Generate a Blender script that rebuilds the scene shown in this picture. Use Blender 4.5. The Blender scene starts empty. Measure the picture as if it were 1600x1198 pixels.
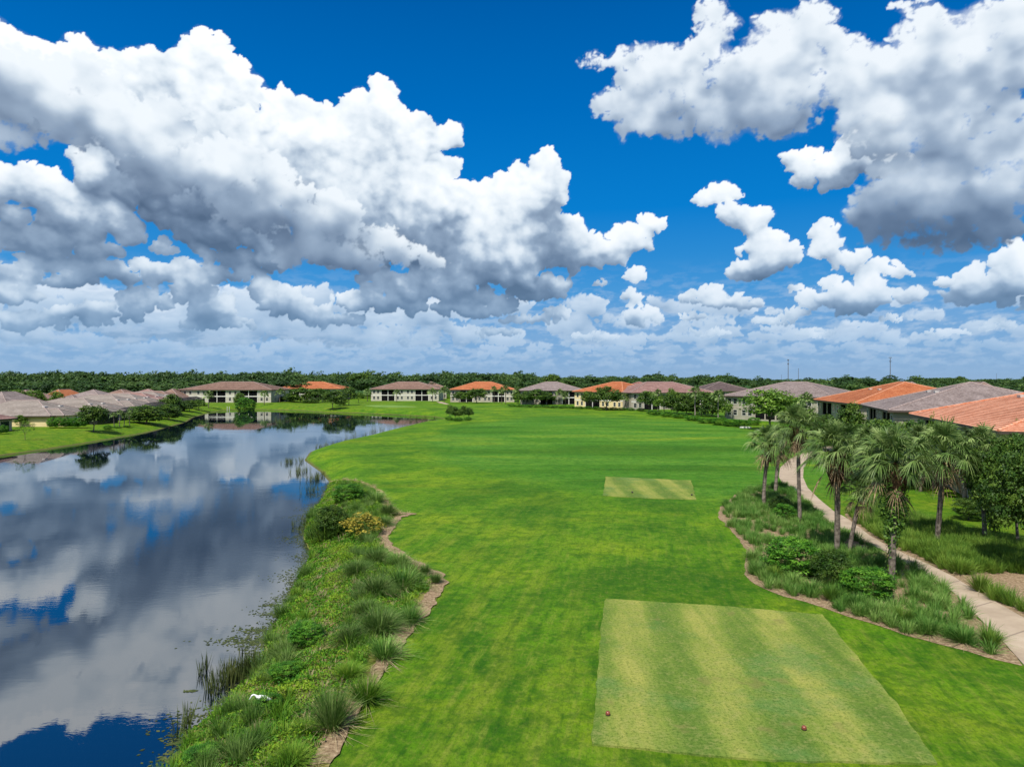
import bpy, math, random
import numpy as np
from mathutils import Vector, Matrix, noise as mnoise
from mathutils.geometry import delaunay_2d_cdt
R = math.radians
rng = np.random.default_rng(7); random.seed(7)
scene = bpy.context.scene
COL = scene.collection
# ------------------------------------------------------------------ camera
F = 1067.0; HZ = 596.0; CX = 800.0; CAMZ = 12.75
cam_d = bpy.data.cameras.new('camera'); cam = bpy.data.objects.new('camera', cam_d); COL.objects.link(cam)
cam.location = (0, 0, CAMZ); cam.rotation_euler = (R(90) - math.atan(3 / F), 0, 0)
cam_d.sensor_width = 36; cam_d.lens = 36 * F / 1600; cam_d.clip_start = .1; cam_d.clip_end = 12000
scene.camera = cam
scene.view_settings.view_transform = 'Standard'; scene.view_settings.look = 'None'
scene.view_settings.exposure = 0.15; scene.view_settings.gamma = 1
scene.render.engine = 'CYCLES'
cy = scene.cycles
cy.max_bounces = 6; cy.diffuse_bounces = 3; cy.glossy_bounces = 3; cy.transmission_bounces = 4
cy.transparent_max_bounces = 12; cy.caustics_reflective = False; cy.caustics_refractive = False
cy.sample_clamp_indirect = 4
try:
    cy.use_denoising = True; cy.denoiser = 'OPENIMAGEDENOISE'
except Exception: pass
# ------------------------------------------------------------------ sun
SUN_DIR = Vector((-.24, -.50, .83)).normalized()
sd_ = bpy.data.lights.new('sun', 'SUN'); sd_.energy = 5.0; sd_.angle = R(.5); sd_.color = (1, .95, .88)
sun = bpy.data.objects.new('sun', sd_); COL.objects.link(sun)
sun.rotation_euler = SUN_DIR.to_track_quat('Z', 'Y').to_euler()
# ------------------------------------------------------------------ node helper
class NT:
    def __init__(s, nt): s.nt = nt
    def n(s, t, ins=(), **kw):
        nd = s.nt.nodes.new(t)
        for k, v in kw.items(): setattr(nd, k, v)
        it = ins.items() if isinstance(ins, dict) else enumerate(ins)
        for k, v in it:
            if v is None: continue
            if isinstance(v, bpy.types.NodeSocket): s.nt.links.new(v, nd.inputs[k])
            else: nd.inputs[k].default_value = v
        return nd
    def m(s, op, a, b=None, c=None, clamp=False):
        return s.n('ShaderNodeMath', [a, b, c], operation=op, use_clamp=clamp).outputs[0]
    def v(s, op, a, b=None, c=None):
        nd = s.n('ShaderNodeVectorMath', [a, b, c], operation=op)
        return nd.outputs['Value'] if op in ('LENGTH', 'DOT_PRODUCT', 'DISTANCE') else nd.outputs[0]
    def sc(s, a, k):
        nd = s.nt.nodes.new('ShaderNodeVectorMath'); nd.operation = 'SCALE'
        s.nt.links.new(a, nd.inputs[0])
        if isinstance(k, bpy.types.NodeSocket): s.nt.links.new(k, nd.inputs['Scale'])
        else: nd.inputs['Scale'].default_value = k
        return nd.outputs[0]
    def mix(s, f, a, b, bt='MIX'):
        nd = s.nt.nodes.new('ShaderNodeMix'); nd.data_type = 'RGBA'; nd.blend_type = bt
        for i, val in ((0, f), (6, a), (7, b)):
            if isinstance(val, bpy.types.NodeSocket): s.nt.links.new(val, nd.inputs[i])
            else:
                if i and len(val) == 3: val = (*val, 1)
                nd.inputs[i].default_value = val
        return nd.outputs[2]
    def rng(s, x, a, b, c=0., d=1., smooth=True):
        nd = s.n('ShaderNodeMapRange', {0: x, 1: a, 2: b, 3: c, 4: d}, interpolation_type='SMOOTHSTEP' if smooth else 'LINEAR')
        return nd.outputs[0]
    def noise(s, vec, scale, detail=4, rough=.5, dist=0., col=False, dim='3D'):
        nd = s.nt.nodes.new('ShaderNodeTexNoise'); nd.noise_dimensions = dim
        s.nt.links.new(vec, nd.inputs['Vector'])
        for k, val in (('Scale', scale), ('Detail', detail), ('Roughness', rough), ('Distortion', dist)): nd.inputs[k].default_value = val
        return nd.outputs[1 if col else 0]
    def voro(s, vec, scale, detail=2, rough=.5, sm=None):
        nd = s.nt.nodes.new('ShaderNodeTexVoronoi'); nd.voronoi_dimensions = '2D'; nd.feature = 'SMOOTH_F1' if sm else 'F1'; nd.normalize = True
        s.nt.links.new(vec, nd.inputs['Vector'])
        for k, val in (('Scale', scale), ('Detail', detail), ('Roughness', rough)): nd.inputs[k].default_value = val
        if sm: nd.inputs['Smoothness'].default_value = sm
        return nd.outputs['Distance']
    def ramp(s, x, stops, interp='LINEAR'):
        nd = s.nt.nodes.new('ShaderNodeValToRGB'); nd.color_ramp.interpolation = interp
        s.nt.links.new(x, nd.inputs[0]); el = nd.color_ramp.elements
        el[0].position = stops[0][0]; el[0].color = (*stops[0][1], 1)
        el[1].position = stops[-1][0]; el[1].color = (*stops[-1][1], 1)
        for p, c in stops[1:-1]:
            e = el.new(p); e.color = (*c, 1)
        return nd.outputs[0]
# ------------------------------------------------------------------ world light above the cloud wall
world = bpy.data.worlds.new('World'); scene.world = world; world.use_nodes = True
W = NT(world.node_tree); W.nt.nodes.clear()
_sk = W.n('ShaderNodeTexSky', sky_type='NISHITA', sun_disc=False, sun_elevation=math.asin(SUN_DIR.z),
          sun_rotation=math.atan2(SUN_DIR.x, SUN_DIR.y), altitude=0, air_density=1., dust_density=1., ozone_density=1.5)
_bg = W.n('ShaderNodeBackground', {'Color': _sk.outputs[0], 'Strength': .11})
W.n('ShaderNodeOutputWorld', [_bg.outputs[0]])
# ------------------------------------------------------------------ sky: cumulus computed on a grid of sky directions
U0, U1, V0, V1, GS = -880., 880., -14., 640., 1.25
def srgb(r, g, b):
    f = lambda c: (c / 255 / 12.92) if c <= 10 else ((c / 255 + .055) / 1.055) ** 2.4
    return (f(r), f(g), f(b))
def perlin(x, y, seed):
    r = np.random.default_rng(seed); N = 256; a = r.random((N, N)) * 2 * np.pi; gx, gy = np.cos(a), np.sin(a)
    xi = np.floor(x).astype(int); yi = np.floor(y).astype(int); fx = x - xi; fy = y - yi
    u = fx * fx * fx * (fx * (fx * 6 - 15) + 10); v = fy * fy * fy * (fy * (fy * 6 - 15) + 10)
    def d(ix, iy, dx, dy): i = ix % N, iy % N; return gx[i] * dx + gy[i] * dy
    n00 = d(xi, yi, fx, fy); n10 = d(xi + 1, yi, fx - 1, fy); n01 = d(xi, yi + 1, fx, fy - 1); n11 = d(xi + 1, yi + 1, fx - 1, fy - 1)
    return ((n00 * (1 - u) + n10 * u) * (1 - v) + (n01 * (1 - u) + n11 * u) * v) * 1.4
def fbm(x, y, sc, octv, seed, rough=.5):
    t = 0; a = 1.; f = 1 / sc; n = 0
    for o in range(octv): t = t + a * perlin(x * f + 17.3 * o, y * f + 9.1 * o, seed + o); n += a; a *= rough; f *= 2.03
    return t / n
def blur(A, s):
    h, w = A.shape; p = int(3 * s) + 2; B = np.pad(A, p, mode='edge')
    fy = np.fft.fftfreq(B.shape[0])[:, None]; fx = np.fft.rfftfreq(B.shape[1])[None]
    K = np.exp(-2 * (np.pi * s) ** 2 * (fx * fx + fy * fy))
    return np.fft.irfft2(np.fft.rfft2(B) * K, s=B.shape)[p:p + h, p:p + w]
def ss(x, a, b): t = np.clip((x - a) / (b - a), 0, 1); return t * t * (3 - 2 * t)
def lerp(a, b, t): return a + (b - a) * t
def gramp(x, stops):
    xs_ = [s[0] for s in stops]; return np.stack([np.interp(x, xs_, [s[1][k] for s in stops]) for k in range(3)], -1)
def p2s(px, py):
    a = math.atan((px - CX) / F); return a * F, (HZ - py) * math.cos(a), math.cos(a)
BACK = [(40,120,120,80),(150,150,100,80),(235,125,60,52),(325,88,44,40),(350,120,50,46),(300,150,80,66),(395,150,30,28),(440,185,60,48),(480,250,110,80),(580,156,40,40),(565,195,56,50),(605,225,80,66),(672,232,52,46),(700,262,24,20),
        (560,300,120,80),(350,260,140,95),(200,230,130,85),(640,340,100,80),(500,370,170,60),(842,280,52,40),(795,325,62,54),(860,318,36,30),(780,400,115,62),(868,380,52,58),(930,392,58,32),
        (1014,354,28,20),(985,374,44,26),(960,392,40,24),(700,440,110,40),(840,450,70,26),(330,340,120,50),(700,330,60,60),(770,300,26,22),
        (1106,306,26,20),(1128,302,26,20),(1150,338,34,26),(1180,350,28,26),(1200,385,34,30),(1190,405,54,34),(1238,400,20,22),(1165,425,42,18),(1288,362,22,20),(1292,385,28,26),(1330,405,44,20),(1370,420,50,16),(1400,428,30,10),
        (1082,464,24,12),(1110,458,24,15),(1130,468,38,17),(1165,476,32,11),(1335,470,60,30),(1262,468,20,18),(1350,440,16,18),(1366,458,30,24),(1545,450,62,30),(1600,425,50,44),(1500,465,44,14),(992,430,20,14),(938,442,12,7),(988,466,16,16),(1000,490,26,20),(1030,500,14,10),
        (1285,270,62,38),(1250,250,30,22),(1340,235,46,44),(1372,205,34,28),(1390,250,40,40),(60,310,150,54),(165,345,60,42),(252,384,20,17),(370,395,100,24),(90,380,150,34),(20,275,50,22),
        (412,458,24,22),(440,470,36,26),(480,490,60,22),(620,470,90,22),(740,480,80,22),(300,450,40,30),(330,480,50,26),(150,490,110,22),(40,500,90,20),(230,470,60,20),(600,440,50,24),
        (60,425,110,26),(190,425,110,26),(300,425,70,22),(20,455,60,26),(380,425,60,18),(520,500,70,14),(340,505,80,14),(870,490,36,12),(830,500,60,10),(1420,462,34,14),(1600,475,50,12),(1240,490,30,10),(1210,500,50,9),(1080,495,30,10),(560,470,60,18),(1275,520,40,8),(1480,520,44,9),(1395,500,30,9),(1560,510,40,9),(1110,520,44,8),(930,525,46,8),(780,520,50,9),(1190,340,14,10),(1300,440,18,12),(1240,452,16,8),(1490,440,26,14),(1520,425,30,18)]
BDARK = [(130,388,140,22,.9),(320,395,60,20,.5),(330,310,140,30,.6),(480,372,190,30,.9),(590,412,90,24,1.),(800,466,110,18,1.),(862,345,30,40,.9),(850,375,34,24,.7),(1200,434,54,10,1.),(1150,488,50,7,.8),(1330,492,70,12,.9),(560,345,110,20,.5),
         (440,345,90,26,.6),(1450,300,120,60,.7),(1540,474,70,9,.8),(350,415,120,12,.8),(680,500,110,10,.9),(460,512,90,8,.8),(420,260,60,40,.3),(90,450,120,10,.8),(770,440,60,24,.5),(1000,508,30,6,.6),(600,300,40,26,.25),(220,500,200,8,.8),(150,440,200,14,.75),(330,440,100,12,.7),(60,400,90,12,.6),(550,490,120,9,.8)]
FRONT = [(40,130,130,66),(110,150,110,62),(200,200,160,56),(330,265,170,52),(440,330,160,44),(540,390,140,38),(10,190,70,40),(640,402,60,22),
         (925,92,22,10),(975,98,40,20),(1010,110,50,36),(1000,175,66,40),(950,165,30,22),(1045,130,56,56),(1060,190,46,28),(1112,60,34,60),(1105,20,22,30),(1140,140,76,66),(1210,140,84,84),(1210,180,60,40),(1240,60,62,50),(1290,90,60,42),(1345,120,60,50),(1370,140,80,56),(1500,100,120,86),(1575,50,80,56),(1440,40,50,30),
         (1450,190,160,76),(1450,310,160,70),(1560,290,110,96),(1500,372,130,26),(1425,4,50,10),(1380,340,60,44)]
FDARK = [(60,190,120,18,.5),(200,275,150,20,.7),(330,325,150,22,.9),(470,370,150,24,1.),(560,418,120,18,1.),(1440,360,190,40,1.),(1500,392,120,20,1.),(1420,265,120,50,.3),(1530,215,110,36,.5),
         (1060,210,90,8,.2),(1230,218,80,8,.2),(250,160,110,24,.3),(1570,340,110,60,.6),(20,150,60,16,.5)]
def cloud_layer(UU, VV, blobs, darks, seed, sizes=(.28, .5), minr=3.2, soft=.16, wisp=.35, sh=1., depthk=1., warpa=16., lows=0.):
    r = np.random.default_rng(seed); H, Wd = UU.shape
    Z = np.full(UU.shape, -60.); C = np.zeros(UU.shape)
    def splat(u, v, rad, z):
        i0 = int(max(0, (v - rad - V0) / GS)); i1 = int(min(H, (v + rad - V0) / GS + 2)); j0 = int(max(0, (u - rad - U0) / GS)); j1 = int(min(Wd, (u + rad - U0) / GS + 2))
        if i0 >= i1 or j0 >= j1: return
        q = 1 - ((UU[i0:i1, j0:j1] - u) ** 2 + (VV[i0:i1, j0:j1] - v) ** 2) / (rad * rad)
        m = q > 0; q = np.where(m, q, 0)
        zz = np.where(m, z + rad * np.sqrt(q) * .9, -60)
        np.maximum(Z[i0:i1, j0:j1], zz, out=Z[i0:i1, j0:j1]); np.maximum(C[i0:i1, j0:j1], q * min(1.3, .5 + rad / 26), out=C[i0:i1, j0:j1])
    for b in blobs:
        u, v, c = p2s(b[0], b[1]) if len(b) < 6 else (b[0], b[1], 1.)
        rx, ry = b[2] * c * c, b[3] * c; rm = min(rx, ry)
        n1 = int(8 + 10 * rx * ry / rm ** 2)
        for _ in range(n1):
            th = r.uniform(0, 2 * np.pi); rho = math.sqrt(r.random()) * .78
            r1 = rm * r.uniform(*sizes) * (1 - .25 * rho)
            u1 = u + rx * rho * math.cos(th); v1 = v + ry * rho * math.sin(th)
            if v1 < v: v1 = v + (v1 - v) * .8
            z1 = rm * math.sqrt(1 - rho * rho) * depthk
            splat(u1, v1, r1, z1)
            for _ in range(9):
                a = r.normal(size=3); a[2] = abs(a[2]); a[1] += .35; a /= np.linalg.norm(a)
                r2 = r1 * r.uniform(.25, .5)
                if r2 < minr: continue
                u2, v2, z2 = u1 + a[0] * r1 * .85, v1 + a[1] * r1 * .85, z1 + a[2] * r1 * .8
                splat(u2, v2, r2, z2)
                for _ in range(6):
                    a2 = r.normal(size=3); a2[2] = abs(a2[2]); a2[1] += .3; a2 /= np.linalg.norm(a2)
                    r3 = r2 * r.uniform(.25, .5)
                    if r3 < minr: continue
                    splat(u2 + a2[0] * r2 * .9, v2 + a2[1] * r2 * .9, r3, z2 + a2[2] * r2 * .7)
    # warp the finished field a little so no circle survives
    wx = fbm(UU, VV, 34, 4, seed + 50, .5) * warpa; wy = fbm(UU, VV, 34, 4, seed + 70, .5) * warpa * .6
    ii = np.clip((VV + wy - V0) / GS, 0, H - 1.001); jj = np.clip((UU + wx - U0) / GS, 0, Wd - 1.001)
    def samp(A):
        i = ii.astype(int); j = jj.astype(int); fi = ii - i; fj = jj - j
        return (A[i, j] * (1 - fj) + A[i, j + 1] * fj) * (1 - fi) + (A[i + 1, j] * (1 - fj) + A[i + 1, j + 1] * fj) * fi
    Z = samp(Z); C = samp(C)
    er = fbm(UU, VV, 14, 5, seed + 90, .6); er2 = fbm(UU, VV, 60, 3, seed + 99, .5)
    near_ = ss(blur(np.minimum(C, .35), 3.2), .004, .09)
    cov = C + er * wisp * near_ - .06
    al = ss(cov, .02, .02 + soft * (1 + 1.2 * np.clip(er2 * 2, 0, 1)))
    wsp = fbm(UU, VV, 26, 5, seed + 120, .62); al = np.maximum(al, ss(blur(np.minimum(C, .6), 4.5) + wsp * .42 * near_, .16, .75) * (.55 if soft > .3 else .32))
    Zc = np.where(C > 0.01, Z, 0.); Zc = np.maximum(Zc, 0)
    Zb = blur(Zc, 1.6) + er * 2.2
    def nrm(A, k):
        gy, gx = np.gradient(A, GS); n = np.stack([-gx * k, -gy * k, np.ones_like(A)], -1); return n / np.linalg.norm(n, axis=-1, keepdims=True)
    L = np.array([.18, .78, .6]); L /= np.linalg.norm(L)
    s = .24 * (nrm(Zb, .5) @ L) + .34 * (nrm(blur(Zb, 4.5), .8) @ L) + .42 * (nrm(blur(Zb, 14), 1.3) @ L)
    ao = np.clip((blur(Zb, 7) - Zb) / 16, -.6, 1)
    # depth of cloud above each point (rows run upward)
    T = np.zeros(H); thick = np.zeros(UU.shape); acc = np.zeros(Wd); dec = math.exp(-GS / 62.); A_ = blur(al, 3)
    for i in range(H - 1, -1, -1):
        acc = acc * dec + A_[i] * GS; thick[i] = acc
    thick = blur(thick, 7) / 62.
    D = np.zeros(UU.shape)
    wx2 = fbm(UU, VV, 70, 4, seed + 30) * 46; wy2 = fbm(UU, VV, 55, 4, seed + 33) * 26
    for b in darks:
        u, v, c = p2s(b[0], b[1]); rx, ry = b[2] * c * c * 1.25, b[3] * c * 1.7
        D = np.maximum(D, b[4] * np.exp(-1.1 * (((UU + wx2 - u) / rx) ** 2 + ((VV + wy2 - v) / ry) ** 2)))
    D = blur(D, 4)
    low = fbm(UU, VV, 80, 5, seed + 40, .55)
    mid = fbm(UU, VV, 36, 4, seed + 44, .5)
    br = .33 + .62 * s * sh - .22 * np.clip(thick - .45, 0, 1) - .46 * D - .14 * ao + .30 * low + .30 * mid + .12 * (1 - ss(C, .0, .5))
    br = br - .10 * ss(fbm(UU, VV, 120, 4, seed + 48, .5), -.05, .25)
    br = np.where(br < .3, .3 - (.3 - br) * .55, br)
    if soft > .3: br = .35 * br + .65 * blur(br, 3.5)
    return al, br, Z
def haze(col, VV, k=1.):
    h = np.minimum(.88, .92 * np.exp(-np.clip(VV, 0, None) / 92.) * k)[..., None]; return col * (1 - h) + np.array(srgb(122, 170, 212)) * h
def sky_rgb(UU, VV):
    t = VV / F
    clear = gramp(t, [(0, srgb(118, 166, 210)), (.05, srgb(96, 158, 214)), (.13, srgb(48, 142, 216)), (.25, srgb(6, 120, 208)), (.4, srgb(0, 103, 190)), (.56, srgb(0, 88, 170))])
    CR = [(0., srgb(76, 94, 120)), (.18, srgb(102, 121, 147)), (.36, srgb(142, 161, 184)), (.52, srgb(184, 199, 215)), (.68, srgb(217, 227, 236)), (.82, srgb(232, 239, 245)), (1.05, srgb(250, 252, 254))]
    clear = clear * np.array([1.3, 1., .90]); r = np.random.default_rng(5); out = clear
    # far rows of small flat-based cumulus, getting smaller towards the horizon
    for row, (vc, sz, cnt) in enumerate([(14, 4.5, 240), (26, 6, 220), (44, 10, 190), (66, 15, 130), (96, 21, 74)]):
        if row in (0, 3): bl = []
        for _ in range(cnt):
            u = r.uniform(-880, 880); dl = 1 if u < -100 else .5
            if r.random() > (dl + .15) * (.95 if row < 3 else .85): continue
            s = sz * r.uniform(.5, 1.3) * (1.25 if u < -150 else .9); v = vc + r.uniform(-.35, .35) * (vc * .5)
            for k in range(r.integers(2, 5)):
                bl.append((u + r.uniform(-1.8, 1.8) * s, v + r.uniform(0, .6) * s, s * r.uniform(.8, 1.9), s * r.uniform(.35, .7), 1, 1))
        if row in (0, 1, 3): continue
        al, br, _ = cloud_layer(UU, VV, bl, [], 200 + row * 7, sizes=(.4, .75), minr=1.8, soft=.35, wisp=.55, warpa=5 + sz * .5)
        col = haze(gramp(np.clip(br * .95 + .02, 0, 1), CR), VV); a = (al * min(.88, .5 + row * .1) * ss(VV, -4, 75) ** .8)[..., None]
        out = out * (1 - a) + col * a
    veil = fbm(UU / 3.2, VV, 11, 5, 900, .6) + .12 * (UU < -1e9)
    va = (ss(veil, -.12, .3) * .5 * ss(VV, 6, 40) * (1 - ss(VV, 90, 190)) + .16 * (1 - ss(VV, 60, 200)))[..., None]
    out = out * (1 - va) + np.array(srgb(168, 192, 218)) * va
    al, br, _ = cloud_layer(UU, VV, BACK, BDARK, 11, sizes=(.3, .58), minr=2.6, soft=.14, wisp=.34)
    col = haze(gramp(np.clip(br + .06, 0, 1), CR), VV, .95); a = al[..., None]; out = out * (1 - a) + col * a
    al, br, _ = cloud_layer(UU, VV, FRONT, FDARK, 31, sizes=(.4, .75), minr=5, soft=.62, wisp=.95, sh=.72, warpa=26.)
    col = haze(gramp(np.clip(br + .15, 0, .86) * .96, CR), VV, .6); a = (al * .97)[..., None]; out = out * (1 - a) + col * a
    return out

def build_sky():
    us = np.arange(U0, U1 + .1, GS); vs = np.arange(V0, V1 + .1, GS); UU, VV = np.meshgrid(us, vs)
    rgb = sky_rgb(UU, VV).astype(np.float32)
    m = bpy.data.materials.new('sky_and_clouds'); m.use_nodes = True; n = NT(m.node_tree); n.nt.nodes.clear()
    at = n.n('ShaderNodeAttribute', attribute_name='sky_light')
    em = n.n('ShaderNodeEmission', {'Color': at.outputs['Color'], 'Strength': 1.})
    n.n('ShaderNodeOutputMaterial', [em.outputs[0]]); m.cycles.emission_sampling = 'NONE'
    full = math.pi * F; side = np.linspace(us[-1], 2 * full + us[0], 460)[1:-1]
    uu = np.concatenate([us, side]); nU = len(uu); nV = len(vs)
    # the far side of the sky continues the same cloud field, mirrored at the seam
    ph = ((side - us[-1]) / (side[-1] - us[-1])) * 2 * (len(us) - 1) * 2
    tri = np.abs(((ph) % (2 * (len(us) - 1))) - (len(us) - 1)).astype(int)
    idx = np.concatenate([np.arange(len(us)), tri])
    colr = rgb[:, idx]; A, T = np.meshgrid(uu / F, vs / F); RD = 9000.
    V = np.stack([np.sin(A) * RD, np.cos(A) * RD, T * RD + CAMZ], -1).reshape(-1, 3).astype(np.float32)
    I = np.arange(nU * nV).reshape(nV, nU); J = np.roll(I, -1, axis=1)
    Fq = np.stack([I[:-1], I[1:], J[1:], J[:-1]], -1).reshape(-1, 4).astype(np.int32)
    me = bpy.data.meshes.new('sky'); me.vertices.add(len(V)); me.vertices.foreach_set('co', V.ravel())
    me.loops.add(Fq.size); me.loops.foreach_set('vertex_index', Fq.ravel()); me.polygons.add(len(Fq))
    me.polygons.foreach_set('loop_start', np.arange(0, Fq.size, 4, dtype=np.int32))
    ca = me.attributes.new('sky_light', 'FLOAT_COLOR', 'POINT'); c4 = np.ones((len(V), 4), np.float32); c4[:, :3] = colr.reshape(-1, 3)
    ca.data.foreach_set('color', c4.ravel()); me.update(calc_edges=True); me.materials.append(m)
    o = bpy.data.objects.new('sky', me); COL.objects.link(o); o['kind'] = 'structure'
build_sky()
# ------------------------------------------------------------------ materials
MATS = {}
def newmat(name):
    m = bpy.data.materials.new(name); m.use_nodes = True; n = NT(m.node_tree); n.nt.nodes.clear(); MATS[name] = m
    return m, n
def finish(n, col, rough=.8, bump=None, bs=.3, bd=.05, spec=.3, transl=None, metal=0., ior=None):
    p = n.n('ShaderNodeBsdfPrincipled'); nt = n.nt
    if isinstance(col, bpy.types.NodeSocket): nt.links.new(col, p.inputs['Base Color'])
    else: p.inputs['Base Color'].default_value = (*col, 1)
    if isinstance(rough, bpy.types.NodeSocket): nt.links.new(rough, p.inputs['Roughness'])
    else: p.inputs['Roughness'].default_value = rough
    p.inputs['Specular IOR Level'].default_value = spec; p.inputs['Metallic'].default_value = metal
    if ior: p.inputs['IOR'].default_value = ior
    if bump is not None:
        b = n.n('ShaderNodeBump', {'Height': bump, 'Strength': bs, 'Distance': bd}); nt.links.new(b.outputs[0], p.inputs['Normal'])
    sh = p.outputs[0]
    if transl:
        tr = n.n('ShaderNodeBsdfTranslucent', {'Color': col if isinstance(col, bpy.types.NodeSocket) else (*col, 1)})
        sh = n.n('ShaderNodeMixShader', [transl, sh, tr.outputs[0]]).outputs[0]
    n.n('ShaderNodeOutputMaterial', [sh])
def geo(n): return n.n('ShaderNodeNewGeometry').outputs['Position']
def objc(n): return n.n('ShaderNodeTexCoord').outputs['Object']
def simple(name, c1, c2=None, scale=3., rough=.8, bs=.2, bd=.02, detail=5, transl=None, spec=.3, rand=.0, pos=True, metal=0., lo=.35, hi=.65):
    m, n = newmat(name); P = geo(n) if pos else objc(n)
    c2 = c2 or c1
    k = n.noise(P, scale, detail, .6)
    col = n.mix(n.rng(k, lo, hi), c1, c2)
    if rand:
        r = n.n('ShaderNodeObjectInfo').outputs['Random']
        col = n.sc(col, n.m('MULTIPLY_ADD', r, rand, 1 - rand / 2))
    finish(n, col, rough, n.noise(P, scale * 4, 4, .6) if bs else None, bs, bd, spec, transl, metal)
    return m
def foliage(name, dark, mid, light, scale=.9, transl=.22, rough=.55, spec=.25, rand=.25):
    """leaf colour differs from leaf clump to leaf clump (real colour, not shade)"""
    m, n = newmat(name); P = geo(n)
    a = n.n('ShaderNodeAttribute', attribute_name='tint').outputs['Fac']
    k = n.m('ADD', n.m('MULTIPLY', n.noise(P, scale, 3, .6), .75), n.m('MULTIPLY', a, .5))
    col = n.ramp(k, [(.35, dark), (.6, mid), (.85, light)])
    r = n.n('ShaderNodeObjectInfo').outputs['Random']
    col = n.sc(col, n.m('MULTIPLY_ADD', r, rand, 1 - rand / 2))
    finish(n, col, rough, spec=spec, transl=transl)
    return m
# ------------------------------------------------------------------ mesh helpers
def tag(o, label=None, cat=None, group=None, kind=None):
    if label: o['label'] = label
    if cat: o['category'] = cat
    if group: o['group'] = group
    if kind: o['kind'] = kind
    return o
def mesh_np(name, V, Fq, mat, tint=None, smooth=False):
    """V (n,3), Fq (m,k) with k 3 or 4"""
    me = bpy.data.meshes.new(name); V = np.asarray(V, np.float32); Fq = np.asarray(Fq, np.int32)
    k = Fq.shape[1]
    me.vertices.add(len(V)); me.vertices.foreach_set('co', V.ravel())
    me.loops.add(Fq.size); me.loops.foreach_set('vertex_index', Fq.ravel())
    me.polygons.add(len(Fq)); me.polygons.foreach_set('loop_start', np.arange(0, Fq.size, k, dtype=np.int32))
    try: me.polygons.foreach_set('loop_total', np.full(len(Fq), k, np.int32))
    except Exception: pass
    if tint is not None:
        a = me.attributes.new('tint', 'FLOAT', 'POINT'); a.data.foreach_set('value', np.asarray(tint, np.float32))
    me.update(calc_edges=True); me.validate()
    if smooth: me.polygons.foreach_set('use_smooth', np.ones(len(Fq), bool))
    me.materials.append(mat); return me
def obj(name, me, parent=None, loc=(0, 0, 0), rz=0., sc=None):
    o = bpy.data.objects.new(name, me); COL.objects.link(o); o.location = loc; o.rotation_euler[2] = rz
    if sc is not None: o.scale = (sc, sc, sc) if not hasattr(sc, '__len__') else sc
    if parent: o.parent = parent
    return o
def empty(name, loc=(0, 0, 0), rz=0.):
    o = bpy.data.objects.new(name, None); COL.objects.link(o); o.location = loc; o.rotation_euler[2] = rz
    o.empty_display_size = .3; return o
class MB:
    def __init__(s): s.v = []; s.f = []
    def quad(s, *p):
        i = len(s.v); s.v += [tuple(q) for q in p]; s.f.append(tuple(range(i, i + len(p))))
    def box(s, x0, x1, y0, y1, z0, z1):
        i = len(s.v)
        s.v += [(x0,y0,z0),(x1,y0,z0),(x1,y1,z0),(x0,y1,z0),(x0,y0,z1),(x1,y0,z1),(x1,y1,z1),(x0,y1,z1)]
        s.f += [(i,i+3,i+2,i+1),(i+4,i+5,i+6,i+7),(i,i+1,i+5,i+4),(i+1,i+2,i+6,i+5),(i+2,i+3,i+7,i+6),(i+3,i,i+4,i+7)]
    def tube(s, pts, rad, n=8, cap=True):
        pts = [Vector(p) for p in pts]; base = len(s.v); L = len(pts)
        if not hasattr(rad, '__len__'): rad = [rad] * L
        for j, p in enumerate(pts):
            d = (pts[min(j + 1, L - 1)] - pts[max(j - 1, 0)]).normalized()
            a = d.orthogonal().normalized() if abs(d.z) < .99 else Vector((1, 0, 0)); a = (a - d * a.dot(d)).normalized(); b = d.cross(a)
            if abs(d.z) > .3:
                a = (Vector((1, 0, 0)) - d * d.x).normalized(); b = d.cross(a)
            for k in range(n):
                t = 2 * math.pi * k / n; q = p + (a * math.cos(t) + b * math.sin(t)) * rad[j]; s.v.append(tuple(q))
        for j in range(L - 1):
            for k in range(n):
                a0 = base + j * n + k; a1 = base + j * n + (k + 1) % n
                s.f.append((a0, a1, a1 + n, a0 + n))
        if cap:
            s.f.append(tuple(base + k for k in reversed(range(n)))); s.f.append(tuple(base + (L - 1) * n + k for k in range(n)))
    def build(s, name, mat, parent=None, smooth=False, link=True, **kw):
        me = bpy.data.meshes.new(name); me.from_pydata(s.v, [], s.f); me.update(); me.materials.append(mat)
        if smooth: me.polygons.foreach_set('use_smooth', np.ones(len(me.polygons), bool))
        return obj(name, me, parent, **kw) if link else me
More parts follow.
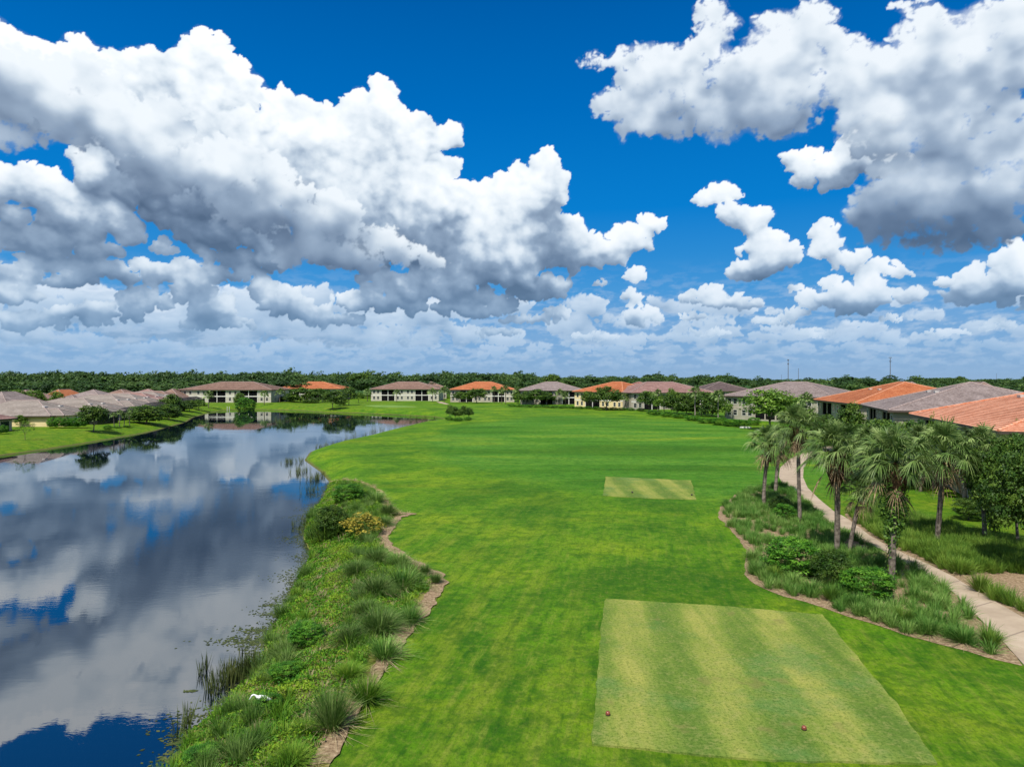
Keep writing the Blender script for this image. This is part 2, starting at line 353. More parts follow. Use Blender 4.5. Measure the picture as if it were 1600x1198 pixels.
# ------------------------------------------------------------------ terrain
def px0(px, py, z=0.):
    D = (CAMZ - z) * F / (py - HZ); return ((px - CX) / F * D, D)
LAKE_PX = [(275,1190),(300,1140),(346,1108),(372,1078),(407,1050),(416,1000),(433,974),(450,944),(455,922),(476,892),(485,862),(474,840),(480,810),(502,784),(515,753),(502,738),(476,719),(485,706),(520,695),(563,686),(600,676),(650,664),(690,659),
           (700,656),(680,651),(620,648),(560,645),(500,644),(470,641),(420,640),(390,639),(359,640),(331,644),(303,652),(290,660),(243,673),(225,677),(150,690),(75,702),(0,712)]
LAKE = [px0(*p) for p in LAKE_PX]
LAKE = [(-9.5, -40), (-10.5, 5), (-11.2, 16)] + LAKE + [(-88, 100), (-88, 60), (-90, -40)]
LA = np.array(LAKE)
def lake_sd(x, y):
    x = np.asarray(x, float); y = np.asarray(y, float)
    d = np.full(x.shape, 1e9); ins = np.zeros(x.shape, bool); n = len(LA)
    for i in range(n):
        ax, ay = LA[i]; bx, by = LA[(i + 1) % n]; dx, dy = bx - ax, by - ay
        t = np.clip(((x - ax) * dx + (y - ay) * dy) / (dx * dx + dy * dy), 0, 1)
        d = np.minimum(d, np.hypot(x - ax - t * dx, y - ay - t * dy))
        if ay != by:
            c = ((ay > y) != (by > y)) & (x < (bx - ax) * (y - ay) / (by - ay) + ax); ins ^= c
    return np.where(ins, -d, d)
def sst(t): t = np.clip(t, 0, 1); return t * t * (3 - 2 * t)
def hgt(x, y):
    x = np.asarray(x, float); y = np.asarray(y, float); sd = lake_sd(x, y)
    w = np.where((x < -60), 9., 5.5)
    land = 1.3 * (1 - (1 - np.clip(sd / w, 0, 1)) ** 2)
    land = land + .8 * sst((y - 115) / 110) * sst(sd / 20) + .25 * sst((y - 90) / 60) * np.sin(x * .05 + 1) * np.sin(y * .045) * sst(sd / 25) * (1 - sst((y - 260) / 60))
    return np.where(sd < 0, np.maximum(sd * .3, -1.5), land)
def g(px, py, it=6):
    z = 1.3
    for _ in range(it):
        x, y = px0(px, py, z); z = float(hgt(x, y))
    return x, y, z
def axis(segs):
    out = []
    for a, b, st in segs: out += list(np.arange(a, b, st))
    return np.array(out + [segs[-1][1]])
def geom(a, b, r0, k):
    out = [a]; s = r0
    while out[-1] < b: out.append(out[-1] + s); s *= k
    return out
xs = sorted(set([round(v, 3) for v in list(np.arange(-24, 50, .4)) + [50 + v for v in geom(0, 5000, .5, 1.04)] + [-24 - v for v in geom(0, 5000, .5, 1.035)]]))
ys = sorted(set([round(v, 3) for v in list(np.arange(-40, 10, 2)) + list(np.arange(10, 75, .4)) + [75 + v for v in geom(0, 8000, .5, 1.022)]]))
def build_terrain():
    X, Y = np.meshgrid(xs, ys); Z = hgt(X, Y); nx, ny = len(xs), len(ys)
    V = np.stack([X, Y, Z], -1).reshape(-1, 3); I = np.arange(nx * ny).reshape(ny, nx)
    Fq = np.stack([I[:-1, :-1], I[:-1, 1:], I[1:, 1:], I[1:, :-1]], -1).reshape(-1, 4)
    m, n = newmat('fairway_grass'); P = geo(n)
    sp = n.n('ShaderNodeSeparateXYZ', [P]); x, y, z = sp.outputs
    A = n.noise(P, .12, 5, .6); B = n.noise(P, .45, 4, .6)
    st = n.v('MULTIPLY', P, (.03, .16, 1)); C = n.noise(st, 1., 5, .62, 1.2)
    base = n.ramp(A, [(.3, (.034, .115, .002)), (.5, (.085, .205, .004)), (.66, (.17, .27, .007))])
    base = n.mix(n.rng(C, .50, .72, 0, .8), base, (.17, .24, .008))
    base = n.mix(n.rng(B, .55, .72, 0, .6), base, (.02, .095, .002))
    E = n.noise(n.v('MULTIPLY', P, (.11, .05, 1)), 1., 5, .65, .6); base = n.mix(n.rng(E, .54, .66, 0, .55), base, (.012, .085, .002))
    side = n.m('MAXIMUM', n.rng(n.m('SUBTRACT', x, n.m('MULTIPLY_ADD', n.m('MAXIMUM', n.m('SUBTRACT', y, 72.), 0.), .55, 27.5)), -.5, 1.), n.rng(x, -60, -66))
    base = n.mix(n.m('MULTIPLY', side, .75), base, n.ramp(n.noise(P, .35, 5, .62), [(.35, (.06, .16, .004)), (.55, (.13, .21, .006)), (.72, (.22, .25, .02))]))
    # mown fairway: finer, bluer grass further out
    d = n.v('LENGTH', n.v('MULTIPLY', n.v('SUBTRACT', n.v('MULTIPLY_ADD', n.noise(P, .03, 3, .5, col=True), (22, 30, 0), P), (31, 152, 0)), (1 / 37., 1 / 72., 0)))
    fw = n.rng(d, 1.08, .88)
    fcol = n.ramp(n.noise(n.v('MULTIPLY', P, (.02, .09, 1)), 1., 6, .6, .8), [(.35, (.022, .105, .003)), (.46, (.042, .17, .008)), (.54, (.07, .215, .018)), (.64, (.18, .28, .014))])
    base = n.mix(n.m('MULTIPLY', fw, .8), base, fcol)
    # mowing bands that follow the lake side
    s1 = n.m('ADD', n.m('MULTIPLY', x, .93), n.m('MULTIPLY', y, -.19))
    s1 = n.m('ADD', s1, n.m('MULTIPLY', n.noise(P, .08, 2, .5), 3.))
    w1 = n.m('SINE', n.m('MULTIPLY', s1, 2.5))
    near = n.m('MULTIPLY', n.m('MULTIPLY', n.rng(y, 75, 35), n.rng(x, 6, -3, .3, 1.)), n.rng(n.noise(P, .2, 3, .6), .3, .7, .4, 1.))
    base = n.mix(n.m('MULTIPLY', n.rng(w1, -.2, 1.), n.m('MULTIPLY', near, .75)), base, (.17, .235, .014))
    s1b = n.m('ADD', n.m('MULTIPLY', x, .93), n.m('MULTIPLY', y, -.19)); s1c = n.m('ADD', n.m('MULTIPLY', x, .19), n.m('MULTIPLY', y, .93))
    dsh = n.noise(n.n('ShaderNodeCombineXYZ', [n.m('MULTIPLY', s1b, 2.6), n.m('MULTIPLY', s1c, .32), 0.]).outputs[0], 1., 6, .72)
    base = n.mix(n.m('MULTIPLY', n.rng(dsh, .50, .66), n.m('MULTIPLY', n.rng(y, 85, 30), .6)), base, (.20, .25, .03))
    base = n.mix(n.m('MULTIPLY', n.rng(dsh, .50, .34), n.m('MULTIPLY', n.rng(y, 95, 40), .6)), base, (.015, .08, .002))
    dk = n.v('LENGTH', n.v('MULTIPLY', n.v('SUBTRACT', n.v('MULTIPLY_ADD', n.noise(P, .3, 3, .5, col=True), (3, 3, 0), P), (10.5, 40, 0)), (1 / 7., 1 / 5.5, 0))); base = n.mix(n.m('MULTIPLY', n.rng(dk, 1.15, .5), .55), base, (.018, .085, .002))
    w2 = n.m('SINE', n.m('MULTIPLY', n.v('LENGTH', n.v('SUBTRACT', P, (0., 20., 1.3))), 2.2))
    base = n.mix(n.m('MULTIPLY', n.rng(w2, .1, 1.), n.m('MULTIPLY', n.rng(n.noise(P, .05, 3, .6), .52, .68), .35)), base, (.15, .21, .012))
    # yellow dry flecks
    fl = n.noise(P, 3.2, 6, .8)
    base = n.mix(n.rng(fl, .48, .70, 0, .6), base, (.19, .23, .035))
    fd = n.noise(n.v('MULTIPLY', P, (8., 5., 1)), 1., 4, .8)
    base = n.mix(n.rng(fd, .58, .30, 0, .5), base, (.012, .055, .001))
    fe = n.noise(P, 1.1, 5, .7); base = n.mix(n.rng(fe, .55, .38, 0, .5), base, (.012, .075, .002))
    # sandy lake rim and bed
    rim = n.rng(n.m('ADD', z, n.m('MULTIPLY', n.noise(P, .8, 4, .6), .3)), .42, .16)
    base = n.mix(rim, base, n.mix(n.noise(P, 2., 4, .6), (.07, .075, .018), (.13, .12, .045)))
    base = n.mix(n.rng(y, 420, 700), base, (.03, .075, .012))
    bp = n.m('ADD', n.noise(P, 11., 5, .8), n.m('MULTIPLY', n.noise(P, 1.5, 3, .5), 2.))
    finish(n, base, .9, bp, .8, .07, spec=.12)
    o = obj('ground', mesh_np('ground', V, Fq, m, smooth=True)); tag(o, kind='structure')
build_terrain()
# water
def build_water():
    m, n = newmat('lake_water'); P = geo(n)
    big = n.noise(P, .05, 3, .5); patch = n.rng(big, .42, .62)
    rip = n.noise(n.v('MULTIPLY', P, (1., 2.6, 1)), 1.6, 3, .6)
    rip2 = n.noise(n.v('MULTIPLY', P, (1., 1.7, 1)), .35, 3, .5)
    h = n.m('ADD', n.m('MULTIPLY', rip, n.m('MULTIPLY_ADD', patch, .0022, .0004)), n.m('MULTIPLY', rip2, .002))
    bmp = n.n('ShaderNodeBump', {'Height': h, 'Strength': 1., 'Distance': 1.})
    gl = n.n('ShaderNodeBsdfGlossy', {'Color': (.96, .98, 1., 1), 'Roughness': .015, 'Normal': bmp.outputs[0]})
    df = n.n('ShaderNodeBsdfDiffuse', {'Color': (.002, .006, .012, 1)})
    fr = n.n('ShaderNodeFresnel', {'IOR': 2.9, 'Normal': bmp.outputs[0]})
    mx = n.n('ShaderNodeMixShader', [fr.outputs[0], df.outputs[0], gl.outputs[0]])
    n.n('ShaderNodeOutputMaterial', [mx.outputs[0]])
    mb = MB(); mb.quad((-230, -45, 0), (30, -45, 0), (30, 380, 0), (-230, 380, 0))
    tag(mb.build('lake_water', m), kind='structure')
build_water()
# ---- draped sheets
def inpoly(poly, x, y):
    c = False; n = len(poly)
    for i in range(n):
        ax, ay = poly[i]; bx, by = poly[(i + 1) % n]
        if (ay > y) != (by > y) and x < (bx - ax) * (y - ay) / (by - ay) + ax: c = not c
    return c
def smooth_poly(P, it=2):
    for _ in range(it):
        Q = []
        for i in range(len(P)):
            a = P[i]; b = P[(i + 1) % len(P)]
            Q += [(a[0] * .75 + b[0] * .25, a[1] * .75 + b[1] * .25), (a[0] * .25 + b[0] * .75, a[1] * .25 + b[1] * .75)]
        P = Q
    return P
def dens(P, st):
    Q = []
    for i in range(len(P)):
        a = P[i]; b = P[(i + 1) % len(P)]; k = max(1, int(math.dist(a, b) / st))
        Q += [(a[0] + (b[0] - a[0]) * j / k, a[1] + (b[1] - a[1]) * j / k) for j in range(k)]
    return Q
def drape(name, poly, mat, off, st=.8, edge=0., rough=0., seed=0):
    """sheet that follows the ground; edge > 0 gives it a real side face down to the ground"""
    r = random.Random(seed); P = dens(poly, st)
    if rough:
        P = [(x + (mnoise.noise(Vector((x * 1.3, y * 1.3, 3))) ) * rough, y + mnoise.noise(Vector((x * 1.3, y * 1.3, 9))) * rough) for x, y in P]
    n = len(P); pts = [Vector(p) for p in P]
    x0, x1 = min(p[0] for p in P), max(p[0] for p in P); y0, y1 = min(p[1] for p in P), max(p[1] for p in P)
    gx = np.arange(x0 + st / 2, x1, st); gy = np.arange(y0 + st / 2, y1, st)
    PA = np.array(P)
    for yy in gy:
        for xx in gx:
            if inpoly(P, xx, yy) and np.min(np.hypot(PA[:, 0] - xx, PA[:, 1] - yy)) > st * .45: pts.append(Vector((xx + r.uniform(-.1, .1) * st, yy + r.uniform(-.1, .1) * st)))
    vo, eo, fo, *_ = delaunay_2d_cdt(pts, [(i, (i + 1) % n) for i in range(n)], [], 1, 1e-5)
    V = np.array([(v.x, v.y) for v in vo]); Z = hgt(V[:, 0], V[:, 1]) + off
    vs = [(a, b, c) for (a, b), c in zip(V, Z)]; fs = [tuple(f) for f in fo]
    if edge:
        from collections import Counter
        ec = Counter()
        for f in fs:
            for i in range(len(f)): ec[(f[i], f[(i + 1) % len(f)])] += 1
        for (a, b) in list(ec):
            if (b, a) not in ec:
                i = len(vs); vs += [(vs[a][0], vs[a][1], vs[a][2] - edge), (vs[b][0], vs[b][1], vs[b][2] - edge)]
                fs.append((b, a, i, i + 1))
    me = bpy.data.meshes.new(name); me.from_pydata(vs, [], fs); me.update(); me.materials.append(mat)
    o = obj(name, me); tag(o, kind='structure'); return o
G2 = lambda L: [g(*p)[:2] for p in L]
def tee_mat(name, ang, per):
    m, n = newmat(name); P = geo(n); sp = n.n('ShaderNodeSeparateXYZ', [P]); x, y, z = sp.outputs
    s = n.m('ADD', n.m('MULTIPLY', x, math.cos(ang)), n.m('MULTIPLY', y, -math.sin(ang)))
    s = n.m('ADD', s, n.m('MULTIPLY', n.noise(P, .35, 3, .6), .8))
    w = n.m('SINE', n.m('MULTIPLY', s, 2 * math.pi / per))
    s2 = n.noise(n.v('MULTIPLY', P, (1.5, .14, 1)), 1., 6, .7)
    k = n.m('ADD', n.m('ADD', n.rng(w, -1.0, 1.0, 0, .23), n.m('MULTIPLY', s2, .55)), n.m('MULTIPLY', n.noise(P, .4, 5, .65), .42))
    col = n.ramp(k, [(.3, (.06, .125, .016)), (.48, (.10, .17, .024)), (.62, (.165, .225, .036)), (.80, (.29, .30, .065))])
    col = n.mix(n.rng(n.noise(P, .28, 4, .6), .5, .66, 0, .6), col, (.08, .18, .045))
    col = n.mix(n.rng(n.noise(P, 4., 5, .8), .45, .75, 0, .6), col, (.27, .25, .09))
    col = n.mix(n.rng(n.noise(P, 8., 5, .85), .53, .36, 0, .7), col, (.045, .085, .012))
    col = n.mix(n.rng(n.noise(P, .6, 3, .6), .62, .72, 0, .5), col, (.17, .16, .05))
    finish(n, col, .9, n.noise(P, 18., 4, .7), .4, .04, spec=.1); return m
TEE1 = G2([(945,937),(1110,947),(1285,962),(1345,1035),(1400,1100),(1466,1196)]) + [(13.0, 19.0)] + G2([(1180,1190),(925,1165),(932,1080),(938,1000)])
TEE1.pop(6)
drape('tee_box', TEE1, tee_mat('tee_grass', .16, 3.3), .07, .5, edge=.09, rough=.1)
TEE2 = G2([(947,745),(1080,751),(1088,781),(1010,779),(942,775)])
drape('tee_box', TEE2, tee_mat('far_tee_grass', -.0, 3.4), .06, .6, edge=.08, rough=.15)
def concrete():
    m, n = newmat('path_concrete'); P = geo(n)
    a = n.noise(P, .6, 5, .6); col = n.ramp(a, [(.3, (.30, .235, .165)), (.55, (.40, .32, .23)), (.75, (.46, .38, .28))])
    col = n.mix(n.rng(n.noise(P, 7., 4, .7), .55, .75, 0, .35), col, (.27, .2, .15))
    sp = n.n('ShaderNodeSeparateXYZ', [P])
    j = n.m('ABSOLUTE', n.m('SUBTRACT', n.m('FRACT', n.m('MULTIPLY', n.m('ADD', sp.outputs[1], n.m('MULTIPLY', sp.outputs[0], -.55)), .3)), .5))
    col = n.mix(n.rng(j, .022, .008, 0, .7), col, (.17, .13, .1))
    col = n.mix(n.rng(n.noise(P, .35, 6, .7), .52, .68, 0, .4), col, (.25, .2, .15))
    finish(n, col, .85, n.noise(P, 40., 3, .6), .2, .01, spec=.2); return m
PL = [(1640,1075),(1600,1039),(1573,1009),(1528,964),(1491,927),(1453,900),(1419,882),(1385,863),(1355,848),(1325,833),(1295,814),(1265,788),(1239,765),(1222,754),(1217,745),(1219,731),(1233,718),(1250,710),(1275,702),(1300,696)]
PR = [(1690,1010),(1600,966),(1551,938),(1524,923),(1491,902),(1457,885),(1423,870),(1385,852),(1359,837),(1340,822),(1322,809),(1303,799),(1280,780),(1262,762),(1255,746),(1256,731),(1265,718),(1282,709),(1300,703),(1312,699)]
PATHP = G2(PL) + G2(PR)[::-1]
BEDL = G2([(1600,1041),(1540,1027),(1476,1008),(1415,993),(1363,974),(1325,963),(1288,951),(1258,941),(1224,932),(1194,920),(1169,907),(1163,897),(1165,878),(1168,863),(1156,844),(1138,825),(1122,807),(1126,792),(1149,773),(1175,764),(1213,757)]) + G2([(1226,757),(1243,768),(1269,791),(1299,817),(1329,836),(1359,851),(1389,866),(1423,885),(1457,903),(1495,930),(1532,967),(1577,1012)])
BEDR = G2([(1318,806),(1340,791),(1363,787),(1419,808),(1476,823),(1551,842),(1640,862),(1700,960),(1690,1012),(1600,967),(1551,939),(1524,924),(1491,903),(1457,886),(1423,871),(1385,853),(1359,838),(1340,823)])
def mulch():
    m, n = newmat('pine_straw'); P = geo(n)
    a = n.noise(P, 6., 6, .75); col = n.ramp(a, [(.3, (.10, .065, .035)), (.5, (.26, .185, .11)), (.7, (.46, .36, .23))])
    col = n.mix(n.rng(n.noise(P, .7, 4, .6), .5, .7, 0, .5), col, (.09, .1, .03))
    finish(n, col, .95, n.noise(P, 20., 4, .7), .6, .05, spec=.1); return m
M_MULCH = mulch()
drape('planting_bed', BEDL, M_MULCH, .02, .7, rough=.25)
drape('planting_bed', BEDR, M_MULCH, .02, .7, rough=.25)
drape('path', PATHP, concrete(), .05, .7, edge=.08)
BANK_E = G2([(500,1230),(515,1198),(540,1150),(560,1110),(600,1052),(640,992),(678,942),(698,912),(690,898),(650,878),(612,852),(606,838),(626,809),(650,803),(628,801),(608,788),(600,768),(575,755),(540,748),(516,752)])
shore = [p for p in LAKE[3:3 + 15]]
BANK = [(-11.3, 14), ( -4.3, 14)] + BANK_E + shore[::-1]
def bankmat():
    m, n = newmat('bank_soil'); P = geo(n)
    a = n.noise(P, .9, 5, .65); col = n.ramp(a, [(.35, (.06, .11, .012)), (.52, (.16, .17, .03)), (.66, (.42, .31, .18))])
    col = n.mix(n.rng(n.noise(P, 7., 4, .7), .4, .7, 0, .5), col, (.2, .15, .08))
    finish(n, col, .95, n.noise(P, 12., 4, .7), .6, .06, spec=.1); return m
drape('lake_bank', BANK, bankmat(), .03, .7, rough=.12)
m_g, n_g = newmat('putting_green_grass'); finish(n_g, n_g.ramp(n_g.noise(geo(n_g), .2, 4, .6), [(.35, (.10, .20, .03)), (.65, (.17, .27, .06))]), .9, spec=.1)
drape('putting_green', smooth_poly(G2([(566, 633.6), (590, 632.8), (620, 633.2), (650, 635.2), (652, 636.6), (625, 636.8), (595, 635.8), (575, 634.8)]), 2), m_g, .05, 2.)
drape('path', G2([(681, 627.2), (690, 627.6), (702, 631.4), (697, 631.8), (686, 629.6)]), MATS['path_concrete'], .06, 2.)
strip = BANK_E[1:-5]
def offset_in(L, d):
    out = []
    for i, p in enumerate(L):
        a = L[max(0, i - 1)]; b = L[min(len(L) - 1, i + 1)]; dx, dy = b[0] - a[0], b[1] - a[1]; l = math.hypot(dx, dy) or 1
        dd = d * (1 + .6 * mnoise.noise(Vector((p[0], p[1], 1))))
        out.append((p[0] - dy / l * dd, p[1] + dx / l * dd))
    return out
drape('straw_strip', [(p[0] + .05, p[1]) for p in strip] + offset_in(strip, .62)[::-1], M_MULCH, .06, .3, rough=.3)
#@@VEG
# ------------------------------------------------------------------ plant materials
M_OAK = foliage('oak_leaf', (.014, .045, .006), (.045, .105, .012), (.12, .20, .024))
M_OAK2 = foliage('light_leaf', (.03, .08, .008), (.075, .16, .015), (.16, .27, .03))
M_DARKT = foliage('forest_leaf', (.012, .034, .009), (.032, .075, .015), (.085, .15, .03), scale=.035)
M_SHRUB = foliage('shrub_leaf', (.015, .075, .006), (.045, .17, .01), (.15, .34, .025), scale=2.5)
M_RED = foliage('red_leaf', (.06, .006, .012), (.13, .015, .02), (.2, .04, .03))
M_CROT = foliage('croton_leaf', (.06, .09, .01), (.22, .20, .02), (.5, .4, .05), scale=5)
M_PALM = foliage('palm_leaf', (.045, .095, .02), (.12, .205, .045), (.28, .37, .12), scale=1.2, rough=.5, spec=.35, transl=.2)
M_PALM2 = foliage('ivy_leaf', (.03, .08, .01), (.08, .17, .02), (.16, .28, .04), scale=3)
M_WEED = foliage('weed_leaf', (.02, .10, .005), (.07, .235, .008), (.24, .37, .02), scale=.5, rough=.7)
M_TUSS = foliage('tussock_blade', (.025, .08, .01), (.085, .17, .025), (.22, .31, .09), scale=.8, rough=.6)
M_TUSSY = foliage('bright_tussock_blade', (.035, .11, .008), (.09, .22, .012), (.22, .33, .035), scale=.8, rough=.6)
M_LIRI = foliage('ornamental_grass_blade', (.03, .115, .014), (.095, .225, .03), (.25, .37, .09), scale=.35, rough=.6)
M_LIRIY = foliage('green_grass_blade', (.035, .10, .01), (.10, .20, .02), (.22, .32, .045), scale=.35, rough=.6)
M_STRAW = simple('straw_blade', (.24, .20, .09), (.42, .35, .2), 6, bs=0)
M_REED = foliage('reed_blade', (.03, .05, .015), (.07, .10, .025), (.16, .18, .05), scale=.8)
M_ALGAE = foliage('algae', (.035, .05, .018), (.06, .085, .025), (.11, .13, .04), scale=1.5, rough=.9)
M_BARK = simple('bark', (.07, .055, .045), (.17, .14, .115), 5, .95, .6, .03)
M_PTRUNK = simple('palm_bark', (.075, .06, .045), (.23, .19, .15), 4, .95, .7, .04)
M_PTRUNKL = simple('pale_palm_bark', (.2, .17, .14), (.36, .31, .26), 4, .95, .5, .03)
M_BOOT = simple('palm_boot', (.045, .022, .014), (.19, .10, .055), 7, .95, .5, .03)
# ------------------------------------------------------------------ plant geometry
def unit(r, n):
    a = r.normal(size=(n, 3)); return a / np.linalg.norm(a, axis=1, keepdims=True)
def leafquads(C, N, size, r, asp=.5, jit=.9):
    n = len(C); Nn = N + unit(r, n) * jit; Nn /= np.linalg.norm(Nn, axis=1, keepdims=True)
    t = np.cross(Nn, unit(r, n)); t /= np.linalg.norm(t, axis=1, keepdims=True) + 1e-9; b = np.cross(Nn, t)
    s = (size * r.uniform(.6, 1.35, n))[:, None]
    V = np.stack([C - t * s, C + b * s * asp, C + t * s, C - b * s * asp], 1).reshape(-1, 3)
    return V, np.arange(4 * n).reshape(n, 4)
def crown_arr(seed, rad, ncl, nlf, leaf, lobes=.3, low=-.55, rc=.25, fill=.4):
    r = np.random.default_rng(seed); rad = np.array(rad)
    d = unit(r, ncl * 3); d = d[d[:, 2] > low][:ncl]; ncl = len(d)
    ax = unit(r, 7); lob = 1 - lobes * .5 + lobes * np.max((d @ ax.T) ** 3, axis=1)
    rho = (fill + (1 - fill) * r.random(ncl) ** .5) * lob
    P = d * rho[:, None] * (rad - rad.mean() * rc * .6)
    rcl = rad.mean() * rc * r.uniform(.6, 1.35, ncl)
    k = np.repeat(np.arange(ncl), nlf); u = unit(r, len(k)); u[:, 2] = np.where(u[:, 2] < -.35, -u[:, 2], u[:, 2])
    C = P[k] + u * (rcl[k] * r.random(len(k)) ** .4)[:, None] * [1.1, 1.1, .75]
    V, Fq = leafquads(C, u + [0, 0, .5], leaf * rad.mean(), r)
    tint = np.clip(r.normal(.5, .3, ncl)[k] * .7 + r.random(len(k)) * .35, 0, 1)
    return V, Fq, np.repeat(tint, 4)
def cat(parts):
    V = []; Fq = []; T = []; o = 0
    for v, f, t in parts: V.append(v); Fq.append(f + o); T.append(t); o += len(v)
    return np.concatenate(V), np.concatenate(Fq), np.concatenate(T)
def trunk_mesh(name, mat, h=.4, r0=.03, seed=0, forks=4):
    r = random.Random(seed); mb = MB()
    top = Vector((r.uniform(-.03, .03), r.uniform(-.03, .03), h * .75))
    mb.tube([(0, 0, -.03), (0, 0, .02), top * .5, top], [r0 * 1.5, r0, r0 * .85, r0 * .75], 8)
    for k in range(forks):
        a = 2 * math.pi * (k + r.random() * .6) / forks; l = r.uniform(.12, .24)
        e = top + Vector((math.cos(a) * l, math.sin(a) * l, r.uniform(.12, .3)))
        mb.tube([top - Vector((0, 0, .02)), (top + e) / 2 + Vector((0, 0, .015)), e], [r0 * .55, r0 * .4, r0 * .15], 6)
    return mb.build(name, mat, smooth=True, link=False)
PROTO = {}
def proto(kind, variants, radii, cz, ncl, nlf, leaf, mat, trunkh, r0=.022, **kw):
    L = []
    for i in range(variants):
        V, Fq, T = crown_arr(hash_(kind) + i, radii, ncl, nlf, leaf, **kw); V = V + [0, 0, cz]
        cm = mesh_np(kind + '_crown', V, Fq, mat, T)
        tm = trunk_mesh(kind + '_trunk', M_BARK, trunkh, r0, i) if trunkh else None
        L.append((cm, tm))
    PROTO[kind] = L
def hash_(s): return sum(ord(c) * (i + 3) for i, c in enumerate(s))
proto('oak', 4, (.56, .56, .46), .56, 80, 52, .068, M_OAK, .34, rc=.3)
proto('oaklight', 3, (.56, .56, .46), .56, 70, 50, .066, M_OAK2, .32, rc=.3)
proto('oakbig', 2, (.56, .56, .47), .54, 230, 90, .032, M_OAK, .36, rc=.17)
proto('sparse', 1, (.5, .5, .42), .58, 40, 26, .045, M_OAK2, .4, rc=.16, r0=.014)
proto('bushtree', 3, (.56, .56, .52), .5, 90, 52, .066, M_OAK, .2, low=-.9, rc=.28)
proto('bushnear', 2, (.56, .56, .5), .48, 180, 70, .036, M_OAK, .2, low=-.9, rc=.18)
proto('shrub', 3, (.5, .5, .5), .5, 190, 60, .042, M_SHRUB, 0, low=-.9, rc=.2, fill=.8)
proto('darkshrub', 1, (.5, .5, .5), .5, 190, 50, .045, M_OAK, 0, low=-.5, rc=.2, fill=.75)
proto('hedge', 1, (.5, .5, .5), .5, 120, 50, .06, M_SHRUB, 0, low=-.9, rc=.22, fill=.8)
proto('redshrub', 1, (.5, .5, .5), .45, 50, 30, .06, M_RED, 0)
proto('croton', 1, (.5, .5, .5), .42, 80, 26, .06, M_CROT, 0, rc=.2)
PID = {}
def plant(kind, name, base, H, Wd, label, catg, group=None, rz=None, v=None):
    L = PROTO[kind]; PID[kind] = PID.get(kind, -1) + 1; i = PID[kind] if v is None else v
    cm, tm = L[i % len(L)]
    e = empty(name, base, random.uniform(0, 6.28) if rz is None else rz); e.scale = (Wd, Wd, H)
    if tm: obj('trunk', tm, e); obj('crown', cm, e)
    else:
        # a shrub is one body of foliage: the thing is the mesh itself
        bpy.data.objects.remove(e); e = obj(name, cm, None, base, random.uniform(0, 6.28) if rz is None else rz, (Wd, Wd, H))
    return tag(e, label, catg, group)
def plant_px(kind, name, bx, by, top, wpx, label, catg, group=None, dz=0., **kw):
    x, y, z = g(bx, by); D = y; H = max(.3, (CAMZ - z) - (top - HZ) * D / F); Wd = wpx * D / F * (1.3 if D > 180 and catg == 'tree' else 1.)
    return plant(kind, name, (x, y, z + dz), H, Wd, label, catg, group, **kw)
# ---- palms
def fan_crown(seed, nf, nl, Rr, w, upper=86, lower=-14, segs=4):
    r = np.random.default_rng(seed); Vs = []; Fs = []; Ts = []; o = 0
    ts = np.linspace(0, 1, segs + 1); wid = np.interp(ts, [0, .3, .7, 1], [.4, 1., .6, .08])
    for i in range(nf):
        q = (i + .5) / nf; el = R(upper + (lower - upper) * q ** .85 + r.uniform(-9, 9)); a = i * 2.39996 + r.uniform(-.25, .25)
        h = np.array([math.cos(a), math.sin(a), 0]); up = np.array([0, 0, 1.]); d = h * math.cos(el) + up * math.sin(el)
        side = np.array([-math.sin(a), math.cos(a), 0]); nrm_ = np.cross(d, side); nrm_ = nrm_ if nrm_[2] > 0 else -nrm_
        pl = Rr * r.uniform(.36, .66); sag = .10 * Rr
        # petiole
        c0 = np.zeros(3); c1 = d * pl - up * sag * .5
        pv = np.array([c0 - side * .02, c0 + side * .02, c1 + side * .012, c1 - side * .012]); Vs.append(pv); Fs.append(np.array([[0, 1, 2, 3]]) + o); o += 4; Ts.append(np.full(4, .6))
        tint = np.clip(r.normal(.5, .18) - (.12 if el < -.3 else 0), 0, 1); roll = r.uniform(-.5, .5)
        sd2 = side * math.cos(roll) + nrm_ * math.sin(roll)
        ang = np.linspace(-1.75, 1.75, nl) + r.normal(0, .05, nl)
        ln = Rr * r.uniform(.34, .47) * (1 - .35 * (np.abs(ang) / 1.75) ** 2) * r.uniform(.9, 1.08, nl)
        dv = d[None] * np.cos(ang)[:, None] + sd2[None] * np.sin(ang)[:, None]
        fold = nrm_[None] * (.22 * np.abs(np.sin(ang)))[:, None]
        dv = dv + fold; dv /= np.linalg.norm(dv, axis=1, keepdims=True)
        droop = r.uniform(.4, .85, nl) * (.6 if el > .9 else 1)
        P = c1[None, None] + dv[:, None] * (ln[:, None] * ts[None])[..., None] - up * (droop[:, None] * ln[:, None] * ts[None] ** 2.2)[..., None]
        wv = np.cross(dv, nrm_); wv /= np.linalg.norm(wv, axis=1, keepdims=True) + 1e-9
        wv = wv * math.cos(.5) + nrm_ * math.sin(.5)
        L_ = P - wv[:, None] * (w * wid)[None, :, None]; R_ = P + wv[:, None] * (w * wid)[None, :, None]
        V = np.stack([L_, R_], 2).reshape(-1, 3); k = segs + 1
        b = np.arange(nl)[:, None] * 2 * k + np.arange(segs)[None] * 2
        Fq = np.stack([b, b + 1, b + 3, b + 2], -1).reshape(-1, 4)
        Vs.append(V); Fs.append(Fq + o); o += len(V)
        Ts.append(np.repeat(np.clip(tint + r.normal(0, .16, nl), 0, 1), 2 * k))
    return np.concatenate(Vs), np.concatenate(Fs), np.concatenate(Ts)
FAN = [mesh_np('palm_crown', *fan_crown(50 + i, 66, 26, 1., .0115)[:2], M_PALM, fan_crown(50 + i, 66, 26, 1., .0115)[2]) for i in range(4)]
